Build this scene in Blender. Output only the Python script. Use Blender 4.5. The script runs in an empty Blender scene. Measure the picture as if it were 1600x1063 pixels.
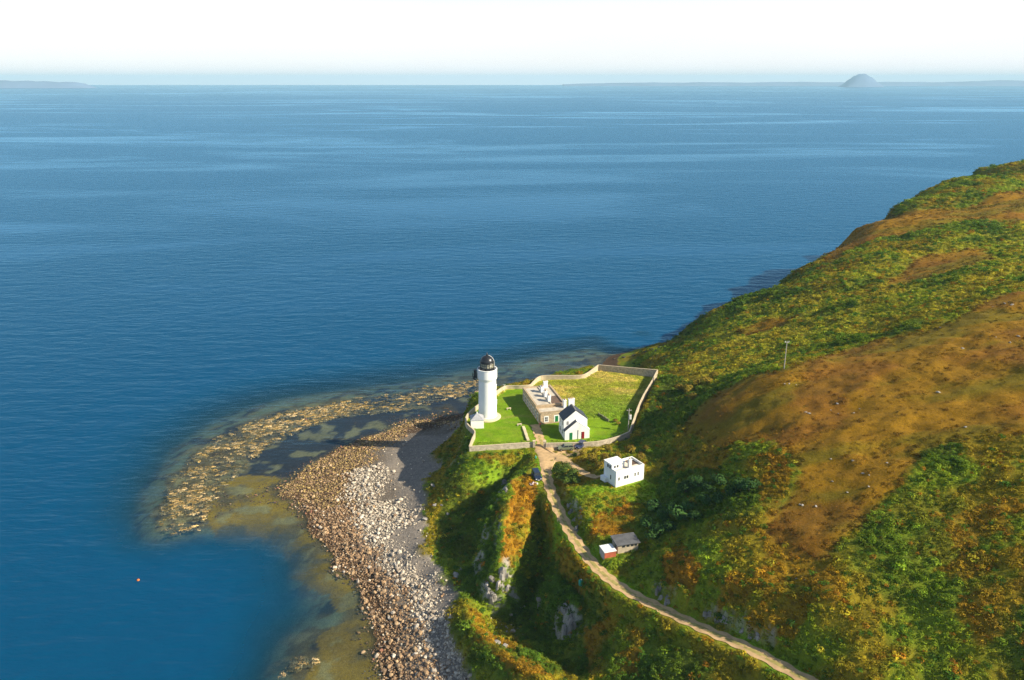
import bpy, math, random
import numpy as np
from mathutils import Vector, Matrix

random.seed(7)
rng = np.random.default_rng(11)
scene = bpy.context.scene
C = scene.collection

# ------------------------------------------------------------------ camera
F, CX, CY, CAMZ = 1256.0, 800.0, 531.5, 111.0          # focal length in photo pixels, photo centre, camera height
PITCH = math.atan((CY - 125.0) / F)
cam = bpy.data.cameras.new("camera")
cam.sensor_width = 36.0
cam.lens = F / 1600.0 * 36.0
cam.clip_start, cam.clip_end = 1.0, 200000.0
cam_o = bpy.data.objects.new("camera", cam)
C.objects.link(cam_o)
cam_o.location = (0, 0, CAMZ)
cam_o.rotation_euler = (math.pi / 2 - PITCH, 0, 0)
scene.camera = cam_o

# ------------------------------------------------------------------ sky, sun, exposure
SUN_EL, SUN_AZ = math.radians(33.0), math.radians(110.0)     # azimuth from +Y (away from the camera) towards +X
to_sun = Vector((math.sin(SUN_AZ) * math.cos(SUN_EL), math.cos(SUN_AZ) * math.cos(SUN_EL), math.sin(SUN_EL)))
world = bpy.data.worlds.new("World")
scene.world = world
world.use_nodes = True
wn, wl = world.node_tree.nodes, world.node_tree.links
bg = wn["Background"]
sky = wn.new("ShaderNodeTexSky")
sky.sky_type = 'NISHITA'
sky.sun_disc = False
sky.sun_elevation, sky.sun_rotation = SUN_EL, SUN_AZ
sky.air_density, sky.dust_density, sky.ozone_density = 1.0, 0.4, 1.0
bg.inputs[1].default_value = 0.075
# a thin bright veil of high cloud, denser towards the horizon as a level sheet looks from below
tcw = wn.new("ShaderNodeTexCoord"); sepw = wn.new("ShaderNodeSeparateXYZ"); wl.new(tcw.outputs["Generated"], sepw.inputs[0])
elv = wn.new("ShaderNodeMapRange"); elv.interpolation_type = 'SMOOTHSTEP'
elv.inputs[1].default_value, elv.inputs[2].default_value, elv.inputs[3].default_value, elv.inputs[4].default_value = 0.06, 0.17, 0.93, 0.05
wl.new(sepw.outputs[2], elv.inputs[0])
cmap = wn.new("ShaderNodeMapping"); cmap.inputs["Scale"].default_value = (1.2, 1.2, 7.0); wl.new(tcw.outputs["Generated"], cmap.inputs[0])
cno = wn.new("ShaderNodeTexNoise"); cno.inputs["Scale"].default_value = 1.6; cno.inputs["Detail"].default_value = 5; wl.new(cmap.outputs[0], cno.inputs["Vector"])
cmr = wn.new("ShaderNodeMapRange"); cmr.inputs[1].default_value, cmr.inputs[2].default_value, cmr.inputs[3].default_value, cmr.inputs[4].default_value = 0.3, 0.7, 0.8, 1.1
wl.new(cno.outputs[0], cmr.inputs[0])
vm = wn.new("ShaderNodeMath"); vm.operation = 'MULTIPLY'; vm.use_clamp = True; wl.new(elv.outputs[0], vm.inputs[0]); wl.new(cmr.outputs[0], vm.inputs[1])
vx = wn.new("ShaderNodeMix"); vx.data_type = 'RGBA'; wl.new(vm.outputs[0], vx.inputs[0]); wl.new(sky.outputs[0], vx.inputs[6]); vx.inputs[7].default_value = (8.3, 8.2, 8.35, 1)
wl.new(vx.outputs[2], bg.inputs[0])
sun = bpy.data.lights.new("sun", 'SUN')
sun.energy, sun.angle, sun.color = 4.8, math.radians(0.55), (1.0, 0.90, 0.70)
sun_o = bpy.data.objects.new("sun", sun)
C.objects.link(sun_o)
sun_o.rotation_euler = (-to_sun).to_track_quat('-Z', 'Y').to_euler()
sun_o.location = (60, 60, 300)
scene.view_settings.view_transform = 'Standard'
scene.view_settings.look = 'None'
scene.view_settings.exposure = 0.9
scene.view_settings.gamma = 1.0
scene.render.engine = 'CYCLES'
scene.cycles.use_denoising = True
scene.cycles.denoising_prefilter = 'NONE'
scene.cycles.max_bounces = 6
scene.cycles.diffuse_bounces = 2
scene.cycles.glossy_bounces = 2
scene.cycles.transparent_max_bounces = 8
scene.cycles.volume_bounces = 0
scene.cycles.sample_clamp_indirect = 4.0

# ------------------------------------------------------------------ small helpers
cp_, sp_ = math.cos(PITCH), math.sin(PITCH)
def ray(px, py):
    u, v = (px - CX) / F, (CY - py) / F
    return np.array([u, cp_ + v * sp_, -sp_ + v * cp_])
def at(px, py, z):
    d = ray(px, py)
    return np.array([0, 0, CAMZ]) + d * ((z - CAMZ) / d[2])
def project(x, y, z):
    z = z - CAMZ
    dep = np.maximum(y * cp_ - z * sp_, 1e-3)
    return CX + F * x / dep, CY - F * (y * sp_ + z * cp_) / dep

_tab = [rng.random((256, 256)) for _ in range(12)]
def vnoise(x, y, s, seed=0):
    x, y = np.asarray(x) / s + 37.3 * seed + 500, np.asarray(y) / s + 17.9 * seed + 500
    ix, iy = np.floor(x).astype(int), np.floor(y).astype(int)
    fx, fy = x - ix, y - iy
    fx, fy = fx * fx * (3 - 2 * fx), fy * fy * (3 - 2 * fy)
    T = _tab[seed % 12]
    g = lambda a, b: T[a & 255, b & 255]
    return (g(ix, iy) * (1 - fx) + g(ix + 1, iy) * fx) * (1 - fy) + (g(ix, iy + 1) * (1 - fx) + g(ix + 1, iy + 1) * fx) * fy
def fbm(x, y, s, seed=0, o=4):
    a, t, n = 1.0, 0.0, 0.0
    for k in range(o):
        n = n + a * vnoise(x, y, s / 2.1 ** k, seed + k); t += a; a *= 0.52
    return n / t
def sstep(a, b, x):
    t = np.clip((x - a) / (b - a), 0, 1)
    return t * t * (3 - 2 * t)
def in_poly(P, x, y):
    inside = np.zeros(np.shape(x), bool)
    n = len(P)
    for i in range(n):
        x1, y1 = P[i][:2]; x2, y2 = P[(i + 1) % n][:2]
        if y1 == y2: continue
        c = (y1 > y) != (y2 > y)
        inside ^= c & (x < (x2 - x1) * (y - y1) / (y2 - y1) + x1)
    return inside
def dist_line(P, x, y):
    """distance to an open polyline and the interpolated third coordinate"""
    best = np.full(np.shape(x), 1e9); zz = np.zeros(np.shape(x))
    for a, b in zip(P[:-1], P[1:]):
        dx, dy = b[0] - a[0], b[1] - a[1]
        t = np.clip(((x - a[0]) * dx + (y - a[1]) * dy) / (dx * dx + dy * dy + 1e-9), 0, 1)
        d = np.hypot(x - a[0] - t * dx, y - a[1] - t * dy)
        m = d < best
        best = np.where(m, d, best); zz = np.where(m, a[2] + t * (b[2] - a[2]), zz)
    return best, zz
def smooth_line(P, n=6):
    P = [np.array(p, float) for p in P]
    P = [2 * P[0] - P[1]] + P + [2 * P[-1] - P[-2]]
    out = []
    for i in range(1, len(P) - 2):
        for k in range(n):
            t = k / n
            out.append(0.5 * ((2 * P[i]) + (-P[i - 1] + P[i + 1]) * t + (2 * P[i - 1] - 5 * P[i] + 4 * P[i + 1] - P[i + 2]) * t * t
                              + (-P[i - 1] + 3 * P[i] - 3 * P[i + 1] + P[i + 2]) * t ** 3))
    out.append(P[-2])
    return out

# ------------------------------------------------------------------ terrain heights
PTS = """
745 630 0|700 640 0|650 655 0|600 675 0|560 690 0|525 705 0|490 725 0|455 745 0|440 768 0|475 790 0|490 830 0|520 868 0|548 900 0|570 930 0|585 965 0|590 1000 0|600 1063 0
742 640 2.5|710 660 3|660 685 3|610 708 2.6|600 735 2.6|625 760 3|635 800 3.2|640 850 3.4|660 890 3.6|690 930 4|715 985 4.4|740 1040 5|550 740 1.2|570 800 1.6|590 860 2|615 920 2.2|650 1000 2.6|655 1063 2.8
728 660 5.5|706 690 5|690 730 5|668 780 5|658 820 5.2|660 860 5.6|692 900 6|712 950 6.3|737 1000 6.6|762 1063 7
733 716 14.6|735 660 14.3|724 700 12.6|719 720 12.2|720 760 11|738 735 13.6|780 725 14.8|820 712 15.9|736 765 11.2
812 728 13.5|780 770 9|742 802 7|702 832 5.6
832 728 16.8|800 752 16|791 790 15|784 830 13.6|781 870 12.2|786 888 11.2|838 760 17|832 800 15.3|822 840 13|802 880 11
770 805 8|760 850 7|750 890 6.5|762 930 5.6|795 945 4.6
845 790 14.3|846 830 12.6|840 880 9|830 930 5.6|810 970 4.6|772 985 5.2
855 778 16.8|869 810 16.4|867 840 14.6|864 880 11.8|882 910 12|902 942 12|880 965 7|890 985 7
920 900 16.6|950 940 17|930 960 14.3|900 1000 9|960 1000 15.5|1000 1000 18|930 1040 10.5|1000 1050 16|1060 1020 20|1100 1063 20.5
727 958 7|760 1000 9|800 1030 11|850 1063 12|800 1000 6.6|850 1022 6.8|880 1045 8.2|735 935 8.4|728 910 7.6
848 700 16.3|853 735 16.6|860 765 17|880 810 17.5|900 845 18|930 885 18.7|970 920 19.6|1030 950 20.8|1100 985 22.5|1170 1015 24|1260 1063 26
893 785 19.8|900 768 20.6|945 755 21|1005 755 21|960 778 20.8|1020 782 21|870 712 16.6|890 725 17.4|915 740 19|935 748 20.6|885 738 18|880 762 18.4
910 800 20.8|930 830 20.2|960 800 20.6|945 872 19.4|990 858 20|975 845 20|1000 810 22|1030 790 23
1060 868 25.2|1062 895 26|1045 932 21.6|1085 940 24|1032 880 21.6|1012 902 20.2
1112 955 24|1190 985 25.8|1120 930 26.4|1200 940 29.2|1250 890 32.3|1150 870 30|1100 820 28|1150 800 32|1060 760 25|1100 740 29|1050 720 24|1150 720 34|1200 700 37.5|1250 770 37|1300 820 37|1350 750 41|1400 700 43|1350 650 43.5|1300 600 44|1225 577 42.5|1170 592 38.5|1130 610 35|1100 640 31.5|1070 670 28|1040 690 24|1000 697 20|965 692 18|930 712 19
1400 527 47|1440 505 49|1500 478 52|1600 448 56|1500 560 50|1600 560 53|1500 650 47.5|1600 700 49|1500 800 42|1600 850 43|1400 850 38|1300 930 33.5|1400 950 34|1500 950 36.5|1600 980 38|1350 1040 30|1450 1063 30.5|1600 1063 33.5|1280 1010 28
1750 700 52|1750 900 44|1750 1063 38|1750 450 58
1060 620 22|1090 590 24|1130 570 27|1180 560 30|1250 545 35|1300 535 38.5|1380 512 43.5|1045 600 20.5
1100 530 22|1102 491 21.5|1130 476 25.5|1150 510 28|1200 490 31|1250 470 35.5|1300 450 40|1350 430 43.5|1400 470 46|1400 420 45.5|1450 460 48|1500 430 50|1600 420 54|1500 380 52|1400 370 48.5|1350 380 45.5|1300 402 41|1450 340 51|1500 320 54|1600 340 57|1600 300 58.5|1550 282 58|1570 268 59
1750 420 56|1750 340 58
780 660 16|745 690 16|800 690 16|770 640 16|790 612 16.2|850 600 16.6|900 600 17|935 577 17|1020 586 18.8|985 672 17.2|930 688 16.6|870 690 16.4|900 640 16.8|960 640 17.2
""".replace("\n", "|").split("|")
PTS = [tuple(map(float, s.split())) for s in PTS if s.strip()]
K = [at(*p) for p in PTS]
SKY = [(1050, 543, 3), (1085, 520, 13.5), (1108, 486, 23), (1130, 474, 26), (1170, 460, 27), (1230, 440, 33), (1242, 420, 35), (1290, 395, 39), (1340, 355, 45), (1400, 325, 49),
       (1430, 305, 52), (1470, 287, 56), (1530, 264, 60), (1600, 257, 62), (1700, 258, 62), (1800, 260, 61)]
for s in SKY:
    p = at(*s); K.append(p)
    n = np.array([-0.62, 0.78])
    if s[2] > 10:
        K += [np.array([p[0] + n[0] * 8, p[1] + n[1] * 8, s[2] * 0.72]), np.array([p[0] + n[0] * 20, p[1] + n[1] * 20, s[2] * 0.2])]
    K += [np.array([p[0] + n[0] * 34, p[1] + n[1] * 30, -7.0]), np.array([p[0] + n[0] * 60, p[1] + n[1] * 60, -13.0])]
# seaward side of the walled ground
for px, py, z in ((745, 622, 16), (780, 606, 16), (830, 598, 16), (880, 586, 16.4), (935, 570, 17), (985, 574, 18)):
    p = at(px, py, z)
    K += [np.array([p[0] - 2, p[1] + 6, z - 3]), np.array([p[0] - 3, p[1] + 15, 3.0]), np.array([p[0] - 4, p[1] + 26, 0.0]), np.array([p[0] - 5, p[1] + 45, -0.9])]
# reef flat: shallow; then the drop
for px, py, z in ((735, 595, -1.0), (650, 612, -.7), (540, 628, -.5), (440, 645, -.5), (370, 668, -.4), (310, 705, -.4), (270, 750, -.5), (245, 800, -.6), (250, 828, -.7),
                  (640, 640, -.9), (520, 670, -.8), (420, 690, -.7), (350, 740, -.55), (300, 800, -.7), (400, 740, -.8), (480, 705, -.9), (400, 800, -.7), (440, 825, -.8), (340, 825, -.8), (500, 900, -.7),
                  (480, 860, -.8), (545, 950, -.9), (500, 1000, -.6), (470, 1040, -.8), (540, 1040, -.5), (450, 1063, -1.),
                  (850, 572, -1.1), (930, 555, -1.2), (1000, 548, -1.0)):
    K.append(at(px, py, z))
for px, py, z in ((735, 570, -5), (650, 588, -5), (520, 606, -5), (420, 622, -5), (330, 650, -5), (270, 690, -5), (225, 745, -5), (195, 800, -5), (200, 850, -5), (260, 875, -4.5), (320, 862, -4.5), (400, 868, -4.5),
                  (440, 890, -4.5), (440, 930, -4.5), (480, 952, -3.6), (440, 980, -4.5), (395, 1030, -5), (375, 1063, -6), (300, 950, -8), (850, 552, -4.5), (930, 540, -4.5), (1000, 532, -4)):
    K.append(at(px, py, z))
for x, y in ((-200, 150), (-200, 260), (-120, 340), (-20, 360), (40, 400), (-110, 90), (-60, 60), (120, 470), (220, 560), (320, 640), (-90, 130)):
    K.append(np.array([x, y, -14.0]))
for x, y, z in ((20, 60, 12), (60, 50, 26), (120, 60, 40), (-20, 80, 2), (200, 120, 52), (300, 300, 58), (300, 420, 60), (420, 420, 60), (430, 200, 62), (-45, 90, -4)):
    K.append(np.array([x, y, z], float))
K = np.array(K)
N = len(K)
def phi(r2): return -np.sqrt(r2 + 2.2)
A = np.zeros((N + 3, N + 3))
d2 = (K[:, None, 0] - K[None, :, 0]) ** 2 + (K[:, None, 1] - K[None, :, 1]) ** 2
A[:N, :N] = phi(d2) + np.eye(N) * 0.25
A[:N, N] = A[N, :N] = 1
A[:N, N + 1] = A[N + 1, :N] = K[:, 0] / 100
A[:N, N + 2] = A[N + 2, :N] = K[:, 1] / 100
sol = np.linalg.solve(A, np.concatenate([K[:, 2], np.zeros(3)]))
def rbf(x, y):
    sh = np.shape(x); x, y = np.ravel(x), np.ravel(y)
    out = np.empty(len(x))
    for i in range(0, len(x), 40000):
        xs, ys = x[i:i + 40000, None], y[i:i + 40000, None]
        out[i:i + 40000] = phi((xs - K[None, :, 0]) ** 2 + (ys - K[None, :, 1]) ** 2) @ sol[:N]
    return (out + sol[N] + sol[N + 1] * x / 100 + sol[N + 2] * y / 100).reshape(sh)

gx = np.concatenate([np.arange(-150, 130, 0.7), np.arange(130, 440, 1.3)])
ys_ = [62.0]
while ys_[-1] < 640: ys_.append(ys_[-1] + 0.55 + 0.0028 * max(0, ys_[-1] - 150))
gy = np.array(ys_)
# the smooth interpolation is evaluated on a coarser grid and then upsampled
cgx, cgy = np.arange(-152, 444, 1.6), np.arange(60, 646, 1.6)
CXg, CYg = np.meshgrid(cgx, cgy)
CZ = rbf(CXg, CYg)
def bil(G, ax, ay, x, y):
    fx = np.clip((np.asarray(x) - ax[0]) / (ax[1] - ax[0]), 0, len(ax) - 1.001)
    fy = np.clip((np.asarray(y) - ay[0]) / (ay[1] - ay[0]), 0, len(ay) - 1.001)
    i, j = fx.astype(int), fy.astype(int)
    u, v = fx - i, fy - j
    return (G[j, i] * (1 - u) + G[j, i + 1] * u) * (1 - v) + (G[j + 1, i] * (1 - u) + G[j + 1, i + 1] * u) * v
GX, GY = np.meshgrid(gx, gy)
Z = bil(CZ, cgx, cgy, GX, GY)

# levelled places: walled ground, tracks, terraces
W3 = lambda P: [at(*p) for p in P]
WALL_SEA = W3([(833, 691, 17.6), (800, 693, 17.6), (765, 695.5, 17.5), (733.5, 697.5, 17.4), (738, 685, 17.5), (742, 674, 17.5), (733, 665, 17.5), (727.5, 657, 17.5), (729, 650, 17.5), (735, 642, 17.5),
               (750, 630, 17.5), (765, 618, 17.5), (776, 611, 17.5), (788, 603.5, 17.5), (800, 602.5, 17.5), (813, 602.6, 17.6), (828, 601, 17.7), (834, 595.5, 17.8), (845, 587.5, 17.9),
               (870, 586.5, 18), (903, 586.5, 18.1), (917, 583, 18.3), (935, 570, 18.9)])
WALL_LAND = W3([(935, 570, 18.9), (980, 574, 19.6), (1027.5, 578, 20.3), (1017, 598, 20), (1005, 618, 19.7), (996, 638, 19.5), (990, 656, 19.2), (983.5, 674, 18.9)])
WALL_FRONT = W3([(983.5, 674, 18.9), (968, 681, 18.6), (945, 687.5, 18.2), (926, 690.5, 18), (900, 691.5, 17.9), (875, 692, 17.8), (853, 692.5, 17.7)])
YARD = WALL_SEA + WALL_LAND[1:] + WALL_FRONT[1:]
inyard = in_poly(YARD, GX, GY)
yd, _ = dist_line([np.array([p[0], p[1], 0]) for p in YARD + [YARD[0]]], GX, GY)
yard_z = bil(CZ, cgx, cgy, GX, GY)
yard_plane = 16.0 + 0.02 * np.clip(GX - 12, 0, 40) + 0.012 * np.clip(GY - 212, 0, 40)
wy = np.where(inyard, 1.0, 1 - sstep(0.2, 2.5, yd))
near_house = sstep(30, 12, GX)
Z = Z * (1 - wy) + (yard_plane * 0.75 + np.clip(yard_z, 15.7, 19.5) * 0.25) * wy
TRACK = smooth_line(W3([(836, 664, 16.15), (841, 678, 16.2), (846, 692, 16.2), (850, 706, 16.3), (853, 735, 16.6), (860, 765, 17), (878, 808, 17.5), (900, 845, 18), (930, 885, 18.7), (970, 918, 19.6), (1030, 950, 20.8), (1100, 983, 22.5), (1170, 1014, 24), (1260, 1063, 26), (1370, 1120, 28)]))
SPUR = smooth_line(W3([(852, 708, 16.35), (872, 714, 16.6), (893, 727, 17.5), (915, 741, 19), (936, 748, 20.7)]))
td, tz = dist_line(TRACK, GX, GY)
sd, sz = dist_line(SPUR, GX, GY)
w = 1 - sstep(2.0, 4.0, td); Z = Z * (1 - w) + tz * w
w = 1 - sstep(1.3, 2.8, sd); Z = Z * (1 - w) + sz * w
BLOCK_PAD = [at(*p) for p in ((938, 752, 21), (962, 776, 21), (1026, 784, 21), (1020, 750, 21), (990, 738, 21), (955, 738, 21))]
SHED_PAD = [at(*p) for p in ((932, 866, 19.6), (945, 880, 19.6), (998, 862, 19.9), (992, 848, 19.9), (955, 846, 19.8))]
for pad, zp in ((BLOCK_PAD, 21.0), (SHED_PAD, 19.8)):
    ip = in_poly(pad, GX, GY)
    pdist, _ = dist_line([np.array([p[0], p[1], 0]) for p in pad + [pad[0]]], GX, GY)
    w = np.where(ip, 1.0, 1 - sstep(0.3, 2.5, pdist))
    w = w * (td > 2.2)
    Z = Z * (1 - w) + zp * w
def lower(Z, line, slope, reach):
    d, z = dist_line(smooth_line(W3(line), 4), GX, GY)
    t = z + slope * np.maximum(d - .6, 0); k = 1 - sstep(reach * .6, reach, d)
    return Z + (np.minimum(Z, t) - Z) * k
def lift(Z, line, slope, reach):
    d, z = dist_line(smooth_line(W3(line), 4), GX, GY)
    t = z - slope * np.maximum(d - .4, 0); k = 1 - sstep(reach * .6, reach, d)
    return Z + (np.maximum(Z, t) - Z) * k
Zb = Z.copy()
Z = lift(Z, [(833, 728, 17.2), (802, 754, 16.9), (792, 790, 16.2), (785, 830, 15.0), (781, 870, 13.8), (784, 886, 12.8)], 1.0, 7)
Z = lift(Z, [(858, 782, 17), (866, 815, 16.6), (868, 850, 15.4), (866, 885, 14), (884, 915, 14), (905, 945, 13.4)], 1.1, 6)
Z = lift(Z, [(728, 955, 8.2), (762, 1000, 10.6), (802, 1030, 11.8), (852, 1063, 13)], .9, 6)
Z = lift(Z, [(1045, 862, 24.6), (1060, 885, 25.4), (1070, 915, 25.2), (1080, 935, 24.6)], .75, 7)
Z = lower(Z, [(818, 722, 14.2), (798, 750, 10.5), (772, 780, 8), (742, 806, 6.2), (705, 832, 5)], 1.25, 9)
Z = lower(Z, [(848, 795, 13.5), (848, 840, 10), (842, 890, 6.5), (828, 940, 4.6), (800, 975, 4.4), (765, 985, 4.8)], 1.5, 9)
Z = lower(Z, [(765, 985, 4.8), (810, 1010, 5.5), (860, 1030, 6), (900, 1063, 7.5)], 1.1, 8)
keepw = np.clip(np.maximum.reduce([wy, 1 - sstep(1.6, 3.0, td), 1 - sstep(1.3, 2.4, sd)]), 0, 1)
Z = Zb * keepw + Z * (1 - keepw)
flat = np.clip(np.maximum.reduce([wy, 1 - sstep(1.8, 4.0, td), 1 - sstep(1.2, 3.0, sd), in_poly(BLOCK_PAD, GX, GY) * 1.0, in_poly(SHED_PAD, GX, GY) * 1.0]), 0, 1)
dZy, dZx = np.gradient(Z, gy, gx)
slope0 = np.hypot(dZx, dZy)
land = sstep(3.5, 6.5, Z)
rough = land * (1 - flat)
steep = sstep(0.75, 1.35, slope0)
Z = Z + rough * ((fbm(GX, GY, 16, 1) - 0.5) * 2.6 + sstep(225, 290, GY) * (fbm(GX, GY, 38, 6) - 0.5) * 5.5 + (fbm(GX, GY, 5, 3) - 0.5) * 1.3)
Z = Z + rough * steep * ((fbm(GX, GY, 4.5, 5) - 0.5) * 4.2 + (vnoise(GX, GY, 1.6, 7) - 0.5) * 1.5)
Z = Z + (1 - land) * sstep(-4, 0, Z) * ((fbm(GX, GY, 7, 2) - 0.5) * 0.8)
Z = np.maximum(Z, -16.0)
ZG = Z

def bil_nu(G, x, y):
    x, y = np.asarray(x, float), np.asarray(y, float)
    i = np.clip(np.searchsorted(gx, x) - 1, 0, len(gx) - 2); j = np.clip(np.searchsorted(gy, y) - 1, 0, len(gy) - 2)
    u = np.clip((x - gx[i]) / (gx[i + 1] - gx[i]), 0, 1); v = np.clip((y - gy[j]) / (gy[j + 1] - gy[j]), 0, 1)
    return (G[j, i] * (1 - u) + G[j, i + 1] * u) * (1 - v) + (G[j + 1, i] * (1 - u) + G[j + 1, i + 1] * u) * v
def zt(x, y): return float(bil_nu(ZG, x, y))
def hit(px, py):
    """first point of the ground (or sea) met along the sight line through a photo pixel"""
    d = ray(px, py); d = d / np.linalg.norm(d)
    t = np.arange(60, 700, 0.4)
    X, Y, H = d[0] * t, d[1] * t, CAMZ + d[2] * t
    g = np.maximum(bil_nu(ZG, X, Y), 0.0)
    k = np.argmax(H <= g)
    if H[k] > g[k]: k = len(t) - 1
    return np.array([X[k], Y[k], g[k]])
def hpoly(P): return [hit(*p) for p in P]

# ------------------------------------------------------------------ material helpers
def new_mat(name):
    m = bpy.data.materials.new(name); m.use_nodes = True
    return m, m.node_tree.nodes, m.node_tree.links, m.node_tree.nodes["Principled BSDF"]
def plain(name, col, rough=0.8, var=0.12, scale=1.5, bump=0.0, metal=0.0, spec=0.3, stain=None):
    """a painted / weathered surface: base colour with two scales of noise and a little relief"""
    m, n, l, b = new_mat(name)
    tc = n.new("ShaderNodeTexCoord")
    tx = n.new("ShaderNodeTexNoise"); tx.inputs["Scale"].default_value = scale; tx.inputs["Detail"].default_value = 6
    l.new(tc.outputs["Object"], tx.inputs["Vector"])
    mr = n.new("ShaderNodeMapRange"); mr.inputs[1].default_value = 0.3; mr.inputs[2].default_value = 0.7
    mr.inputs[3].default_value = 1 - var; mr.inputs[4].default_value = 1 + var
    l.new(tx.outputs[0], mr.inputs[0])
    mx = n.new("ShaderNodeMix"); mx.data_type = 'RGBA'; mx.blend_type = 'MULTIPLY'; mx.inputs[0].default_value = 1
    mx.inputs[6].default_value = (*col, 1)
    l.new(mr.outputs[0], mx.inputs[7])
    out = mx.outputs[2]
    if stain:
        t2 = n.new("ShaderNodeTexNoise"); t2.inputs["Scale"].default_value = scale * 0.35; t2.inputs["Detail"].default_value = 8
        mp = n.new("ShaderNodeMapping"); mp.inputs["Scale"].default_value = (1.6, 1.6, 0.35)
        l.new(tc.outputs["Object"], mp.inputs[0]); l.new(mp.outputs[0], t2.inputs["Vector"])
        r2 = n.new("ShaderNodeMapRange"); r2.inputs[1].default_value = 0.52; r2.inputs[2].default_value = 0.78; r2.inputs[4].default_value = stain[3]
        l.new(t2.outputs[0], r2.inputs[0])
        m2 = n.new("ShaderNodeMix"); m2.data_type = 'RGBA'; m2.inputs[7].default_value = (*stain[:3], 1)
        l.new(r2.outputs[0], m2.inputs[0]); l.new(out, m2.inputs[6]); out = m2.outputs[2]
    l.new(out, b.inputs["Base Color"])
    b.inputs["Roughness"].default_value = rough; b.inputs["Metallic"].default_value = metal
    b.inputs["Specular IOR Level"].default_value = spec
    if bump:
        bp = n.new("ShaderNodeBump"); bp.inputs["Strength"].default_value = bump; bp.inputs["Distance"].default_value = 0.05
        t3 = n.new("ShaderNodeTexNoise"); t3.inputs["Scale"].default_value = scale * 5; t3.inputs["Detail"].default_value = 5
        l.new(tc.outputs["Object"], t3.inputs["Vector"]); l.new(t3.outputs[0], bp.inputs["Height"]); l.new(bp.outputs[0], b.inputs["Normal"])
    return m

def ground_mat():
    m, n, l, b = new_mat("ground_cover")
    at_ = n.new("ShaderNodeAttribute"); at_.attribute_name = "cover"
    geo = n.new("ShaderNodeNewGeometry")
    cur = at_.outputs["Color"]
    for sc, lo, hi in ((0.12, 0.86, 1.14), (0.9, 0.82, 1.18), (3.2, 0.72, 1.28), (9.0, 0.75, 1.25)):
        t = n.new("ShaderNodeTexNoise"); t.inputs["Scale"].default_value = sc; t.inputs["Detail"].default_value = 5; t.inputs["Roughness"].default_value = 0.65
        l.new(geo.outputs["Position"], t.inputs["Vector"])
        mr = n.new("ShaderNodeMapRange"); mr.inputs[1].default_value = 0.3; mr.inputs[2].default_value = 0.7; mr.inputs[3].default_value = lo; mr.inputs[4].default_value = hi
        l.new(t.outputs[0], mr.inputs[0])
        mx = n.new("ShaderNodeMix"); mx.data_type = 'RGBA'; mx.blend_type = 'MULTIPLY'; mx.inputs[0].default_value = 1
        l.new(cur, mx.inputs[6]); l.new(mr.outputs[0], mx.inputs[7]); cur = mx.outputs[2]
    l.new(cur, b.inputs["Base Color"])
    b.inputs["Roughness"].default_value = 0.95; b.inputs["Specular IOR Level"].default_value = 0.1
    bp = n.new("ShaderNodeBump"); bp.inputs["Strength"].default_value = 0.7; bp.inputs["Distance"].default_value = 0.25
    t = n.new("ShaderNodeTexNoise"); t.inputs["Scale"].default_value = 1.6; t.inputs["Detail"].default_value = 7; t.inputs["Roughness"].default_value = 0.7
    l.new(geo.outputs["Position"], t.inputs["Vector"])
    # no relief on mown or trodden ground: the attribute's alpha says how rough it is
    mu = n.new("ShaderNodeMath"); mu.operation = 'MULTIPLY'; l.new(t.outputs[0], mu.inputs[0]); l.new(at_.outputs["Alpha"], mu.inputs[1])
    l.new(mu.outputs[0], bp.inputs["Height"]); l.new(bp.outputs[0], b.inputs["Normal"])
    return m
MAT_GROUND = ground_mat()

def leaf_mat(name, trans=0.25, rough=0.75, spec=0.15):
    m, n, l, b = new_mat(name)
    a = n.new("ShaderNodeAttribute"); a.attribute_type = 'INSTANCER'; a.attribute_name = "tint"
    v = n.new("ShaderNodeAttribute"); v.attribute_name = "leaf"
    mx = n.new("ShaderNodeMix"); mx.data_type = 'RGBA'; mx.blend_type = 'MULTIPLY'; mx.inputs[0].default_value = 1
    l.new(a.outputs["Color"], mx.inputs[6]); l.new(v.outputs["Color"], mx.inputs[7])
    l.new(mx.outputs[2], b.inputs["Base Color"])
    b.inputs["Roughness"].default_value = rough; b.inputs["Specular IOR Level"].default_value = spec
    if trans:
        tr = n.new("ShaderNodeBsdfTranslucent"); l.new(mx.outputs[2], tr.inputs[0])
        ms = n.new("ShaderNodeMixShader"); ms.inputs[0].default_value = trans
        l.new(b.outputs[0], ms.inputs[1]); l.new(tr.outputs[0], ms.inputs[2])
        l.new(ms.outputs[0], n["Material Output"].inputs[0])
    return m

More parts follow.
